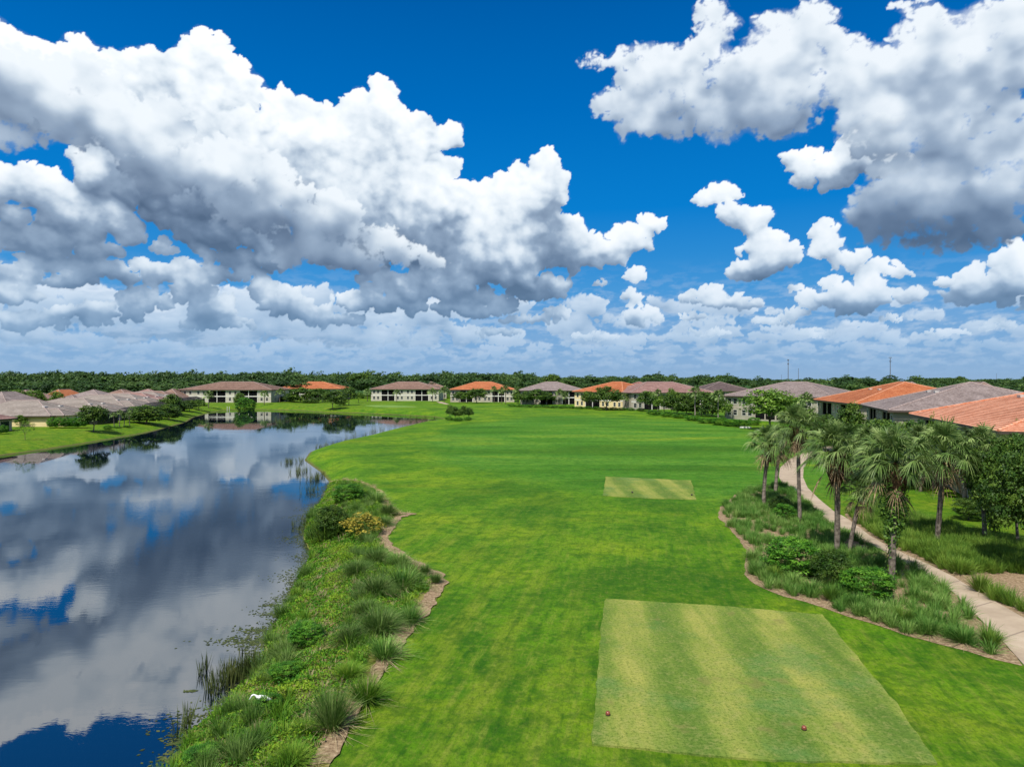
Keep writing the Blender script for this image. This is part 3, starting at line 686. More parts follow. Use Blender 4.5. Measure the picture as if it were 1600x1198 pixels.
FANLO = [mesh_np('small_palm_crown', *fan_crown(80 + i, 32, 14, 1., .035)[:2], M_PALM, fan_crown(80 + i, 32, 14, 1., .035)[2]) for i in range(3)]
M_DEADF = simple('dead_frond', (.14, .09, .045), (.34, .25, .14), 5, .9, 0)
DEADF = [fan_crown(140 + i, 5 + 2 * i, 16, .9, .01, -25, -75) for i in range(3)]
def boot_mesh(seed, L=1.6, r0=.19, r1=.42):
    r = random.Random(seed); mb = MB()
    mb.tube([(0, 0, -L), (0, 0, -L * .8), (0, 0, -L * .35), (0, 0, 0), (0, 0, .25)], [r0, r0 * 1.25, r1, r1 * .85, r1 * .4], 12)
    n = 120
    for k in range(n):
        q = k / n; z = -L * .95 + L * q; a = k * 2.39996; rr = float(np.interp(z, [-L, -L * .8, -L * .35, 0], [r0, r0 * 1.25, r1, r1 * .85])) * .95
        c = Vector((math.cos(a) * rr, math.sin(a) * rr, z)); s = Vector((-math.sin(a), math.cos(a), 0)); o = Vector((math.cos(a), math.sin(a), 0))
        l = r.uniform(.16, .34); w = r.uniform(.05, .08); tw = s * r.uniform(-.14, .14)
        tip = c + o * l * .55 + Vector((0, 0, l)) + tw
        mb.quad(c - s * w, c + s * w, tip + s * w * .5, tip - s * w * .5)
        mb.quad(c + s * w - Vector((0, 0, .06)), c - s * w - Vector((0, 0, .06)), tip - s * w * .5 - o * .02, tip + s * w * .5 - o * .02)
    return mb.build('boot', M_BOOT, link=False)
BOOTS = [boot_mesh(3), boot_mesh(4, 1.2, .17, .33)]
def palm(bx, by, cx, cyy, rpx, label, boot=0, ivy=False, pale=False, lo=False, group='sabal palms', v=0, bootk=1., name='palm_tree', r0=.17):
    x, y, z = g(bx, by); tx = (cx - CX) / F * y; tz = CAMZ - (cyy - HZ) * y / F; Rr = rpx * y / F
    e = empty(name, (x, y, z)); tag(e, label, 'palm', group)
    dx = tx - x; H = tz - z; L_ = 1.6 * bootk
    mb = MB(); zb = max(.6, H - (L_ * .85 + Rr * .12 if boot is not None else 0)); n = 9; pts = []; rad = []
    for k in range(n):
        t = k / (n - 1); zz = zb * t + (.3 * (t - 1)) * 0; pts.append((dx * (t * zb / H) ** 1.5, .12 * math.sin(t * 3 + bx), zz - (.25 if k == 0 else 0)))
        rad.append(r0 * (1.25 if k == 0 else 1.) * (1 + .06 * math.sin(k * 2.1 + bx)))
    mb.tube(pts, rad, 10); tm = mb.build('trunk', M_PTRUNKL if pale else M_PTRUNK, e, smooth=True)
    top = (dx, .12 * math.sin(3 + bx), H)
    if boot is not None:
        b = obj('boot', BOOTS[boot], e, (top[0], top[1], top[2] - Rr * .12), 0, (bootk * 1.15, bootk * 1.15, bootk))
    obj('crown', (FANLO if lo else FAN)[v % (3 if lo else 4)], e, top, bx * .7, (Rr * .94, Rr * .94, Rr * 1.02))
    if not lo:
        V, Fq, T = DEADF[int(bx) % 3]; obj('dead_fronds', V if hasattr(V, 'vertices') else mesh_np('dead_fronds', V, Fq, M_DEADF, T), e, (top[0], top[1], top[2] - Rr * .1), bx, Rr)
    if ivy:
        r = np.random.default_rng(9); n = 2600; t = r.random(n) ** .8; a = r.uniform(0, 6.28, n); zz = .3 + (H - 1.4) * t; rr = (.2 + .5 * r.random(n)) * np.interp(zz / H, [0, .35, .55, .8, 1], [.35, .5, 1.1, 1.1, .6])
        C = np.stack([dx * (zz / H) ** 1.5 + np.cos(a) * rr, np.sin(a) * rr, zz], 1)
        keep = r.random(n) < np.interp(zz / H, [0, .3, .5, .8], [.12, .25, .9, 1]); C = C[keep]; u = C * [1, 1, 0]; u /= np.linalg.norm(u, axis=1, keepdims=True) + 1e-6
        V, Fq = leafquads(C, u + [0, 0, .4], .085, r, .7); obj('ivy', mesh_np('ivy', V, Fq, M_PALM2, np.repeat(r.random(len(C)), 4)), e)
    return e
NEARP = 'sabal palms along the cart path'
palm(1193, 790, 1203, 692, 44, 'leaning sabal palm with a brown booted neck, nearest the fairway edge of the bed', 0, v=0, bootk=.9, group=NEARP)
palm(1211, 771, 1222, 694, 36, 'slim sabal palm close behind the leaning one at the top of the bed', 1, v=1, bootk=.7, group=NEARP)
palm(1250, 816, 1247, 668, 50, 'tall sabal palm with vine-wrapped neck beside two round shrubs', 1, v=2, bootk=1.4, group=NEARP, r0=.15)
palm(1309, 868, 1305, 704, 66, 'straight-trunked sabal palm with big round brown boot behind the dark shrub', 0, v=3, bootk=1.25, group=NEARP, r0=.18)
palm(1328, 868, 1346, 762, 46, 'short leaning sabal palm with low crown beside the straight-trunked palm', 1, v=0, bootk=.7, group=NEARP, r0=.13)
palm(1392, 915, 1400, 722, 77, 'nearest and fullest sabal palm with ivy climbing its dark trunk', 0, ivy=True, v=1, bootk=1.2, group=NEARP, r0=.18)
palm(1466, 853, 1474, 706, 66, 'sabal palm standing alone in the grass bed across the path', 1, v=2, bootk=1.1, group=NEARP)
palm(1539, 850, 1538, 700, 50, 'sabal palm at the lawn edge of the far bed, partly inside oak leaves', None, v=3, group=NEARP, r0=.15)
palm(1509, 780, 1506, 708, 44, 'pale-trunked sabal palm on the lawn by the dark wall', None, pale=True, v=0, group=NEARP)
palm(1545, 760, 1532, 672, 34, 'blue-green sabal palm whose crown rises in front of the nearest tiled roof', None, pale=True, v=2, group=NEARP)
palm(1440, 768, 1440, 694, 44, 'sabal palm in the grass between the ivy palm and the lone palm', 1, v=3, group=NEARP, bootk=.9, r0=.15)
palm(1368, 752, 1362, 690, 42, 'sabal palm on the lawn between the straight palm and the ivy palm', 0, v=0, group=NEARP, bootk=.9, r0=.15)
palm(1585, 800, 1588, 690, 46, 'sabal palm at the right edge, half hidden in oak leaves', None, v=1, group=NEARP, r0=.15)
# ---- broadleaf trees near the path
RT = 'leafy trees between the path and the condos'
plant_px('oakbig', 'oak_tree', 1592, 862, 668, 120, 'big dense oak cut by the right edge of the photo', 'tree', RT)
plant_px('oakbig', 'oak_tree', 1558, 800, 690, 78, 'dark oak just left of the big edge oak, over pink mulch', 'tree', RT)
plant_px('bushnear', 'oak_tree', 1400, 754, 648, 105, 'dense tree behind the ivy palm, under the gray roof', 'tree', RT)
plant_px('bushnear', 'oak_tree', 1462, 760, 658, 87, 'spreading tree below the corner of the nearest orange roof', 'tree', RT)
for bx, by, tp, w, kd, nm in [(1345, 742, 655, 58, 'bushnear', 'dense tree at the lawn edge behind the straight palm'), (1432, 752, 656, 74, 'bushnear', 'dark tree between the ivy palm and the lone palm, behind the lawn'), (1496, 760, 662, 84, 'bushnear', 'wide leafy tree behind the pale-trunked palm'), (1534, 790, 690, 60, 'oaklight', 'light leafed tree between the lawn-edge palm and the dark oak'), (1580, 770, 652, 80, 'bushnear', 'tall tree top at the right, just under the tiled roof edge'), (1612, 900, 690, 120, 'oakbig', 'oak boughs hanging in from the right edge, lowest of all')]:
    plant_px(kd, 'oak_tree', bx, by, tp, w, nm, 'tree', RT)
plant_px('sparse', 'young_tree', 1458, 775, 640, 22, 'thin upright young tree tip standing against the nearest orange roof', 'tree', RT)
plant_px('bushnear', 'leafy_bush', 1514, 812, 776, 46, 'rounded olive bush on the lawn under the oaks', 'bush', RT)
plant_px('bushtree', 'oak_tree', 1333, 702, 628, 44, 'bushy palm-like tree hiding the right end of the bright orange condo', 'tree', RT)
plant_px('oaklight', 'oak_tree', 1203, 672, 608, 84, 'broad light green tree in front of the gray-roofed condo', 'tree', RT)
plant_px('oaklight', 'oak_tree', 1254, 690, 632, 42, 'light green tree between the gray-roofed condo and the bright orange one', 'tree', RT)
plant_px('oak', 'oak_tree', 1290, 705, 648, 50, 'dark green tree under the left windows of the bright orange condo', 'tree', RT)
plant_px('oak', 'oak_tree', 1370, 720, 652, 54, 'dark green tree by the gap between bright orange and gray roofs', 'tree', RT)
plant_px('oaklight', 'oak_tree', 1590, 740, 650, 60, 'light green tree top overlapping the right end of the nearest roof', 'tree', RT)
palm(1258, 690, 1259, 625, 17, 'small palm rising over the trees by the gray-roofed condo', None, lo=True, v=1, group='palms by the condos')
# ---- shrubs in the left bed
SH = 'clipped shrubs in the path bed'
plant_px('shrub', 'shrub', 1240, 896, 838, 96, 'largest glossy green shrub in the bed, beside the straight palm', 'shrub', SH, dz=-.1)
plant_px('darkshrub', 'shrub', 1300, 915, 856, 60, 'dark shaded shrub at the foot of the straight palm', 'shrub', SH, dz=-.1)
plant_px('shrub', 'shrub', 1355, 932, 882, 84, 'bright green shrub beside the ivy-covered palm', 'shrub', SH, dz=-.1)
plant_px('shrub', 'shrub', 1227, 812, 785, 37, 'small round light green shrub by the vine-necked palm', 'shrub', SH, dz=-.05)
plant_px('darkshrub', 'shrub', 1218, 801, 774, 39, 'small dark shrub just behind the round light green one', 'shrub', SH, dz=-.05)
# ------------------------------------------------------------------ grasses
def tuft(r, n, L, spread, w, droop=.5, segs=3, stiff=.25):
    ts = np.linspace(0, 1, segs + 1); a = r.uniform(0, 2 * np.pi, n); lean = np.abs(r.normal(0, .5, n)).clip(0, 1.2) * spread + .08
    ln = L * r.uniform(.65, 1.15, n); rb = L * .10 * np.sqrt(r.random(n)) * (1 + spread)
    h = np.stack([np.cos(a), np.sin(a), 0 * a], 1); base = h * rb[:, None]
    out = (np.sin(lean)[:, None] * ts + droop * np.sin(lean)[:, None] * ts ** 2 * .5) * ln[:, None]
    upv = (np.cos(lean)[:, None] * ts - droop * (.25 + np.sin(lean))[:, None] * ts ** 2.4 * .6) * ln[:, None]
    P = base[:, None] + h[:, None] * out[..., None] + np.array([0, 0, 1.]) * np.maximum(upv, .02)[..., None]
    a2 = a + np.pi / 2 + r.normal(0, .6, n); s = np.stack([np.cos(a2), np.sin(a2), .2 + 0 * a], 1)
    wd = w * np.interp(ts, [0, .4, .8, 1], [.8, 1, .6, .12])
    V = np.stack([P - s[:, None] * wd[None, :, None], P + s[:, None] * wd[None, :, None]], 2).reshape(-1, 3); k = segs + 1
    b = np.arange(n)[:, None] * 2 * k + np.arange(segs)[None] * 2
    return V, np.stack([b, b + 1, b + 3, b + 2], -1).reshape(-1, 4), np.repeat(np.clip(r.normal(.5, .25, n), 0, 1), 2 * k)
def scatter(poly, n, r, md=0.):
    x0, x1 = min(p[0] for p in poly), max(p[0] for p in poly); y0, y1 = min(p[1] for p in poly), max(p[1] for p in poly); out = []
    while len(out) < n:
        x, y = r.uniform(x0, x1), r.uniform(y0, y1)
        if inpoly(poly, x, y): out.append((x, y))
    return out
def edge_d(poly, x, y):
    d = 1e9
    for i in range(len(poly)):
        ax, ay = poly[i]; bx, by = poly[(i + 1) % len(poly)]; dx, dy = bx - ax, by - ay; t = max(0, min(1, ((x - ax) * dx + (y - ay) * dy) / (dx * dx + dy * dy + 1e-9)))
        d = min(d, math.hypot(x - ax - t * dx, y - ay - t * dy))
    return d
def mass(name, label, catg, spots, mat, maker, seed):
    r = np.random.default_rng(seed); parts = []; lib = [maker(r) for _ in range(10)]
    for (x, y) in spots:
        V, Fq, T = lib[r.integers(10)]; a = r.uniform(0, 6.28); s = r.uniform(.7, 1.25); c, sn = math.cos(a) * s, math.sin(a) * s
        z = float(hgt(x, y)); W_ = np.stack([V[:, 0] * c - V[:, 1] * sn + x, V[:, 0] * sn + V[:, 1] * c + y, V[:, 2] * s * r.uniform(.85, 1.15) + z], 1)
        parts.append((W_, Fq, np.clip(T * .6 + r.uniform(0, .4), 0, 1)))
    V, Fq, T = cat(parts); return tag(obj(name, mesh_np(name, V, Fq, mat, T)), label, catg, kind='stuff')
rr_ = np.random.default_rng(3)
spL = [p for p in scatter(BEDL, 1150, rr_) if edge_d(BEDL, *p) > .28 + .4 * mnoise.noise(Vector((p[0] * .5, p[1] * .5, 4)))]
spL = [p for p in spL if mnoise.noise(Vector((p[0] * .35, p[1] * .35, 8))) > -.36]
mass('ornamental_grass', 'blue-green ornamental grass filling the bed beside the path', 'grass', spL, M_LIRI, lambda r: tuft(r, 105, .72, .8, .0095, .55), 5)
SHR = [(g(a, b)[0], g(a, b)[1], w) for a, b, w in [(1240, 898, 1.45), (1300, 918, 1.0), (1355, 935, 1.3), (1227, 812, 1.0), (1218, 801, 1.0)]]
spL = [p for p in spL if all(math.hypot(p[0] - a, p[1] - b) > w for a, b, w in SHR)]
spR = [p for p in scatter(BEDR, 1500, rr_) if edge_d(BEDR, *p) > .34 + .5 * mnoise.noise(Vector((p[0] * .5, p[1] * .5, 4)))]
def keepR(p):
    # lower end of the bed stays bare straw, as a run of gravel and needles
    return not (p[1] < 40.5 and p[0] > 25.6)
spR = [p for p in spR if keepR(p)]
mass('ornamental_grass', 'tall green grass filling the bed on the far side of the path', 'grass', spR, M_LIRIY, lambda r: tuft(r, 105, .9, .65, .0105, .45), 6)
CLP = {}
def clump_mesh(key, n, L, spread, w, droop, mat, straw=0, seed=1):
    if key in CLP: return CLP[key]
    r = np.random.default_rng(seed); me = mesh_np('grass_clump', *tuft(r, n, L, spread, w, droop)[:2], mat, None)
    V, Fq, T = tuft(np.random.default_rng(seed), n, L, spread, w, droop)
    a = me.attributes.new('tint', 'FLOAT', 'POINT'); a.data.foreach_set('value', T.astype(np.float32))
    st = None
    if straw:
        V, Fq, T = tuft(np.random.default_rng(seed + 5), straw, L * .75, 1.9, w, 1.2); st = mesh_np('dead_blades', V, Fq, M_STRAW)
    CLP[key] = (me, st); return CLP[key]
KM = {'g': ('gray', 900, 1., .62, .0055, .55, M_TUSS, 110, 1), 'd': ('deep', 1000, 1., .95, .005, .95, M_TUSS, 40, 2), 'y': ('yel', 850, 1., .8, .0055, .75, M_TUSSY, 40, 3), 'b': ('blue', 520, 1., .85, .008, .6, M_LIRI, 30, 4), 'n': ('green', 460, 1., .7, .009, .45, M_LIRIY, 24, 7)}
def clump(kind, bx, by, hpx, wk, label, group):
    hpx *= .86; k = KM[kind]; me, st = clump_mesh(k[0], k[1], k[2], k[3], k[4], k[5], k[6], k[7], k[8]); x, y, z = g(bx, by); s = hpx * y / F
    e = obj('grass_clump', me, None, (x, y, z + .02), bx * 1.3, (s * wk, s * wk, s)); tag(e, label, 'grass clump', group)
    if st: obj('dead_blades', st, e)
BG = 'fountain grass clumps on the lake bank'
for row in [('g', 518, 1142, 84, .95, 'tall gray-green clump with pale dead blades splayed at its foot, near the straw strip'),
            ('y', 572, 1098, 52, 1.3, 'yellow-green clump right of and beyond the tallest gray-green clump'),
            ('b', 600, 1030, 46, 1.3, 'striped gray and green clump with straw base beside the bend of the straw strip'),
            ('d', 592, 990, 60, 1.25, 'largest mop-headed dark green clump midway along the bank'),
            ('d', 546, 1006, 44, 1.3, 'drooping dark clump leaning left of the largest mop-headed one'),
            ('b', 642, 975, 40, 1.1, 'gray clump against the straw strip right of the mop-headed clump'),
            ('b', 628, 920, 46, 1.3, 'silvery spiky clump left of the pointed straw corner'),
            ('d', 588, 930, 46, 1.3, 'dark arching clump immediately left of the silvery spiky one'),
            ('d', 556, 900, 38, 1.3, 'dark brown-footed clump below the dark fern shrub'),
            ('d', 588, 880, 38, 1.3, 'dark clump by the notch of the fairway edge'),
            ('g', 680, 912, 22, 1.2, 'small clump on the very point of straw by the fairway'),
            ('g', 664, 898, 22, 1.2, 'small clump just left of the one on the straw point'),
            ('y', 455, 1198, 50, 1.3, 'bright clump at the bottom edge of the photo'),
            ('y', 545, 1060, 34, 1.5, 'low yellow-green clump between the tall gray one and the mop-headed one'),
            ('b', 622, 885, 30, 1.3, 'pale clump behind the silvery spiky one'),
            ('g', 606, 806, 26, 1.3, 'greenish clump by the small bare spit at the fairway'),
            ('b', 588, 786, 26, 1.4, 'gray clump at the upper right of the bank planting'),
            ('d', 600, 822, 24, 1.3, 'dark clump just below the bare spit'),
            ('y', 560, 778, 26, 1.5, 'yellowish clump behind the yellow croton'),
            ('y', 478, 1150, 34, 1.6, 'soft bright green clump left of the tall gray-green one'),
            ('d', 570, 960, 34, 1.4, 'dark clump tucked behind the largest mop-headed clump')]:
    clump(*row, BG)
FG = 'grass clumps along the bed edges'
names = ['at the lower tip of the bed, by the path', 'next from the lower tip of the bed', 'third from the lower tip along the fairway edge', 'in the middle of the lower fairway edge', 'opposite the corner of the near tee box', 'below the ivy-covered palm', 'below the bright green shrub', 'left of the bright green shrub', 'under the dark shaded shrub', 'below the largest shrub', 'left of the largest shrub', 'at the inner bend of the bed']
for i, (bx, by) in enumerate([(1548, 1014), (1506, 1008), (1452, 994), (1412, 978), (1372, 966), (1338, 954), (1300, 942), (1268, 930), (1238, 918), (1210, 908), (1186, 900), (1176, 880)]):
    clump('b' if i % 3 else 'n', bx, by - 3, 36 - i * .9, 1.25, ('spiky blue-green' if i % 3 else 'spiky green') + ' clump ' + names[i], FG)
for i, (bx, by, nm) in enumerate([(1532, 925, 'standing apart in straw by the path, nearest of the far bed'), (1500, 897, 'second along the far bed edge, by the path'), (1474, 882, 'third along the far bed edge, by the path'), (1448, 866, 'fourth along the far bed edge, opposite the ivy palm'), (1424, 852, 'fifth along the far bed edge, behind the ivy palm')]):
    clump('n', bx, by, 38 - 3 * i, 1.1, 'bright green clump ' + nm, FG)
# ---- lake bank cover
def carpet(name, label, poly, n, mat, seed, size, filt=None, lift=.2, asp=.5):
    r = np.random.default_rng(seed); x0, x1 = min(p[0] for p in poly), max(p[0] for p in poly); y0, y1 = min(p[1] for p in poly), max(p[1] for p in poly)
    m_ = n * 6; X = r.uniform(x0, x1, m_); Y = r.uniform(y0, y1, m_); PA = np.array(poly); ins = np.zeros(m_, bool)
    for i in range(len(PA)):
        ax, ay = PA[i]; bx, by = PA[(i + 1) % len(PA)]
        if ay != by: ins ^= ((ay > Y) != (by > Y)) & (X < (bx - ax) * (Y - ay) / (by - ay) + ax)
    X, Y = X[ins], Y[ins]
    nz = fbm(X, Y, 2.2, 3, seed); nz2 = fbm(X, Y, .7, 3, seed + 9)
    if filt is not None: k = filt(X, Y, nz, r); X, Y, nz, nz2 = X[k], Y[k], nz[k], nz2[k]
    X, Y, nz, nz2 = X[:n], Y[:n], nz[:n], nz2[:n]
    hh = lift * np.clip(.5 + nz * 1.6 + nz2 * 1.0, .08, 1.8); Z = hgt(X, Y) + .04 + hh * r.random(len(X)) ** .6
    V, Fq = leafquads(np.stack([X, Y, Z], 1), np.tile([0, 0, .8], (len(X), 1)), size, r, asp, 1.)
    return tag(obj(name, mesh_np(name, V, Fq, mat, np.repeat(np.clip(.5 + nz * .9 + r.normal(0, .2, len(X)), 0, 1), 4))), label, 'ground cover', kind='stuff')
def ed(X, Y): # distance from the fairway edge of the bank
    A = np.array(BANK_E); d = np.full(X.shape, 1e9)
    for i in range(len(A) - 1):
        ax, ay = A[i]; dx, dy = A[i + 1] - A[i]; t = np.clip(((X - ax) * dx + (Y - ay) * dy) / (dx * dx + dy * dy), 0, 1); d = np.minimum(d, np.hypot(X - ax - t * dx, Y - ay - t * dy))
    return d
carpet('bank_weeds', 'low bright green weeds covering the lake bank', BANK, 120000, M_WEED, 21, .06, lambda X, Y, n, r: (ed(X, Y) > .7 + 1.1 * n + .25 * r.random(len(X))) & (n > -.42), .32)
wsp = [p for p in scatter(BANK, 1900, rr_) if edge_d(BANK_E, *p) > .9]
wsp = [p for p in wsp if fbm(np.array([p[0]]), np.array([p[1]]), 2.5, 2, 77)[0] > -.12]
mass('bank_grass', 'loose yellow-green grass growing among the bank weeds', 'grass', wsp, M_TUSSY, lambda r: tuft(r, 34, .55, .8, .012, .6), 15)
mass('bank_tussocks', 'soft mid-green tussocks scattered over the bank', 'grass', [p for p in scatter(BANK, 190, rr_) if 1.2 < edge_d(BANK_E, *p)], M_TUSS, lambda r: tuft(r, 240, .95, .8, .006, .7), 16)
mass('dead_grass', 'straw-coloured dead grass between the bank plants', 'grass', [p for p in scatter(BANK, 1100, rr_) if fbm(np.array([p[0]]), np.array([p[1]]), 2., 2, 55)[0] > .1 or edge_d(BANK_E, *p) < .9], M_STRAW, lambda r: tuft(r, 22, .42, 1.2, .007, .9), 17)
plant_px('darkshrub', 'fern_shrub', 518, 838, 790, 52, 'large dark spiky shrub at the water edge, left of the yellow one', 'shrub', 'shrubs on the lake bank')
plant_px('croton', 'croton_shrub', 566, 838, 796, 68, 'yellow and brown leafed croton shrub on the bank', 'shrub', 'shrubs on the lake bank')
plant_px('shrub', 'shrub', 545, 784, 756, 54, 'green shrub at the far end of the bank, by the shore', 'shrub', 'shrubs on the lake bank')
plant_px('shrub', 'shrub', 420, 1112, 1082, 44, 'dark green leafy bush behind the white bird', 'shrub', 'shrubs on the lake bank')
plant_px('shrub', 'shrub', 318, 1192, 1164, 60, 'leafy bush at the bottom left of the bank', 'shrub', 'shrubs on the lake bank')
plant_px('shrub', 'shrub', 478, 1006, 972, 60, 'broad-leaved green bush near the shore, above the reed bed', 'shrub', 'shrubs on the lake bank')
plant_px('shrub', 'shrub', 446, 1060, 1034, 50, 'low green bush between the reed bed and the mop-headed clump', 'shrub', 'shrubs on the lake bank')
# dark fern fronds over the fern shrub
r = np.random.default_rng(77); x, y, z = g(520, 836)
parts = []
for k in range(80):
    V, Fq, T = tuft(r, 16, 1.9, .9, .035, .5); a = r.uniform(0, 6.28); d = r.uniform(0, 1.7); parts.append((V * r.uniform(.6, 1.1) + [x + math.cos(a) * d, y + math.sin(a) * d, z], Fq, T))
V, Fq, T = cat(parts); tag(obj('fern_clump', mesh_np('fern_clump', V, Fq, M_OAK, T)), 'fountain of long dark fronds over the water-edge shrub', 'fern', 'shrubs on the lake bank')
# ---- reeds, algae
def reeds(spots, label, seed, L=.8):
    r = np.random.default_rng(seed); parts = []
    for bx, by, w, n in spots:
        x, y = px0(bx, by, 0.)
        for k in range(n):
            V, Fq, T = tuft(r, 7, L, .22, .014, .15); parts.append((V * r.uniform(.6, 1.2) + [x + r.normal(0, w * y / F * .4), y + r.normal(0, .5 + y * .004), -.05], Fq, T))
    V, Fq, T = cat(parts); tag(obj('reeds', mesh_np('reeds', V, Fq, M_REED, T)), label, 'reeds', kind='stuff')
reeds([(372, 1056, 20, 46), (342, 1068, 16, 20), (392, 1052, 14, 22), (320, 1048, 8, 7), (362, 1066, 18, 14)], 'dark reeds standing in the water close to the bank', 31, .85)
reeds([(452, 722, 12, 18), (470, 738, 14, 26), (488, 750, 16, 26), (470, 722, 18, 12), (487, 768, 12, 14), (500, 745, 10, 12), (500, 700, 22, 20), (520, 696, 16, 24), (545, 690, 14, 20), (456, 824, 5, 4), (475, 822, 6, 6), (482, 818, 5, 5), (285, 1145, 5, 8)], 'reed patches in the water off the fairway point', 32, 1.0)
reeds([(560, 684, 30, 24), (590, 677, 30, 24), (630, 669, 40, 16), (445, 633, 60, 140), (400, 636, 50, 120), (480, 640, 30, 60), (600, 651, 80, 30), (660, 657, 40, 50)], 'olive reeds fringing the far shore', 33, 1.9)
def algae():
    r = np.random.default_rng(41); A = np.array([p for p in LAKE[3:18]]); C = []
    for i in range(len(A) - 1):
        L = np.linalg.norm(A[i + 1] - A[i]); n = int(L * 95); t = r.random(n)[:, None]; p = A[i] + (A[i + 1] - A[i]) * t
        w = .35 + .8 * np.clip(fbm(p[:, 0], p[:, 1], 3, 2, 4) + .25, 0, 1) * 2; C.append(np.stack([p[:, 0] - np.abs(r.normal(0, 1, n)) * w * .8 + .2, p[:, 1] + r.normal(0, .3, n)], 1))
    for bx, by, s, n in [(395, 1002, 1.0, 500), (412, 985, .7, 260), (428, 960, .5, 120), (425, 945, .35, 60), (300, 1160, .5, 160), (290, 1185, .5, 160), (297, 1080, .15, 30)]:
        x, y = px0(bx, by); C.append(np.stack([x + r.normal(0, s, n), y + r.normal(0, s * .35, n)], 1))
    C = np.concatenate(C); C = C[lake_sd(C[:, 0], C[:, 1]) < .15]
    V, Fq = leafquads(np.stack([C[:, 0], C[:, 1], np.full(len(C), .008)], 1), np.tile([0, 0, 30.], (len(C), 1)), .075, r, .6, 1.)
    V[:, 2] = .006 + .01 * r.random(len(V))
    tag(obj('floating_weed', mesh_np('floating_weed', V, Fq, M_ALGAE, np.repeat(r.random(len(C)), 4))), 'olive floating weed along the near shore', 'water weed', kind='stuff')
algae()
#@@BLD
# ------------------------------------------------------------------ buildings
def tile(name, c1, c2, c3):
    m, n = newmat(name); P = objc(n); sp = n.n('ShaderNodeSeparateXYZ', [P]); x, y, z = sp.outputs
    a = n.noise(P, .5, 3, .6); b = n.noise(n.v('MULTIPLY', P, (3.2, 3.2, 9)), 1., 2, .5)
    col = n.ramp(n.m('ADD', n.m('MULTIPLY', a, .4), n.m('MULTIPLY', b, .6)), [(.35, c1), (.5, c2), (.65, c3)])
    col = n.mix(n.rng(n.noise(P, .16, 4, .6), .5, .72, 0, .3), col, tuple(v * .6 for v in c1))
    fr = n.m('FRACT', n.m('MULTIPLY', n.m('SUBTRACT', z, 6.5), 1 / .11)); col = n.mix(n.rng(fr, .26, .10, 0, .6), col, tuple(v * .3 for v in c1))  # dark course lines: mortar and overlap shadow painted into the tile colour
    wv = n.m('ADD', n.m('SINE', n.m('MULTIPLY', x, 20.)), n.m('SINE', n.m('MULTIPLY', y, 20.)))
    finish(n, col, .8, wv, .25, .03, spec=.2); return m
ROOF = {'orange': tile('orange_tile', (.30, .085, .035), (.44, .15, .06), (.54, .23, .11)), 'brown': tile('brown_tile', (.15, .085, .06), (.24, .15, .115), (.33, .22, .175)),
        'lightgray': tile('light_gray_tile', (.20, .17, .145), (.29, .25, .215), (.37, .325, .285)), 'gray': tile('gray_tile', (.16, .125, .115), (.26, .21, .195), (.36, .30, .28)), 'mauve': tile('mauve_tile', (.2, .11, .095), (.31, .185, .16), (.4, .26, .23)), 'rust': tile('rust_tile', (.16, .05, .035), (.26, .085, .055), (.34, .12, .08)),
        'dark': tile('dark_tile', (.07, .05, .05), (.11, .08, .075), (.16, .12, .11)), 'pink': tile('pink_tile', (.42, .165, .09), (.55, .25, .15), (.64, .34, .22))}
CAPM = {'orange': simple('orange_cap', (.5, .2, .1), (.6, .3, .17)), 'pink': simple('pink_cap', (.6, .2, .09), (.66, .34, .22))}
M_GCAP = simple('gray_cap', (.26, .2, .18), (.38, .3, .27))
STUC = {'cream': simple('cream_stucco', (.44, .41, .33), (.50, .47, .38), .6, .9, .15), 'yellow': simple('yellow_stucco', (.66, .52, .26), (.72, .58, .32), .6, .9, .15), 'olive': simple('olive_stucco', (.30, .28, .21), (.36, .34, .26), .6, .9, .15), 'tan': simple('tan_stucco', (.36, .32, .25), (.43, .38, .30), .6, .9, .15)}
M_TRIM = simple('white_trim', (.68, .66, .6), (.74, .72, .66), 2, .7, 0)
M_FASC = simple('fascia', (.06, .045, .035), None, 2, .6, 0)
M_GLASS = simple('window_glass', (.012, .016, .02), (.03, .035, .04), .4, .08, 0, spec=.6)
def screen_mat():
    m, n = newmat('insect_screen'); d = n.n('ShaderNodeBsdfDiffuse', {'Color': (.012, .012, .013, 1)}); t = n.n('ShaderNodeBsdfTransparent')
    x = n.n('ShaderNodeMixShader', [.72, t.outputs[0], d.outputs[0]]); n.n('ShaderNodeOutputMaterial', [x.outputs[0]]); return m
M_SCREEN = screen_mat()
def screen_light():
    m, n = newmat('pool_screen'); d = n.n('ShaderNodeBsdfDiffuse', {'Color': (.03, .033, .038, 1)}); t = n.n('ShaderNodeBsdfTransparent')
    x = n.n('ShaderNodeMixShader', [.62, t.outputs[0], d.outputs[0]]); n.n('ShaderNodeOutputMaterial', [x.outputs[0]]); return m
M_POOLS = screen_light()
M_BRONZE = simple('bronze_frame', (.05, .042, .036), None, 2, .5, 0)
M_PAD = simple('white_vent', (.6, .58, .54), None, 2, .6, 0)
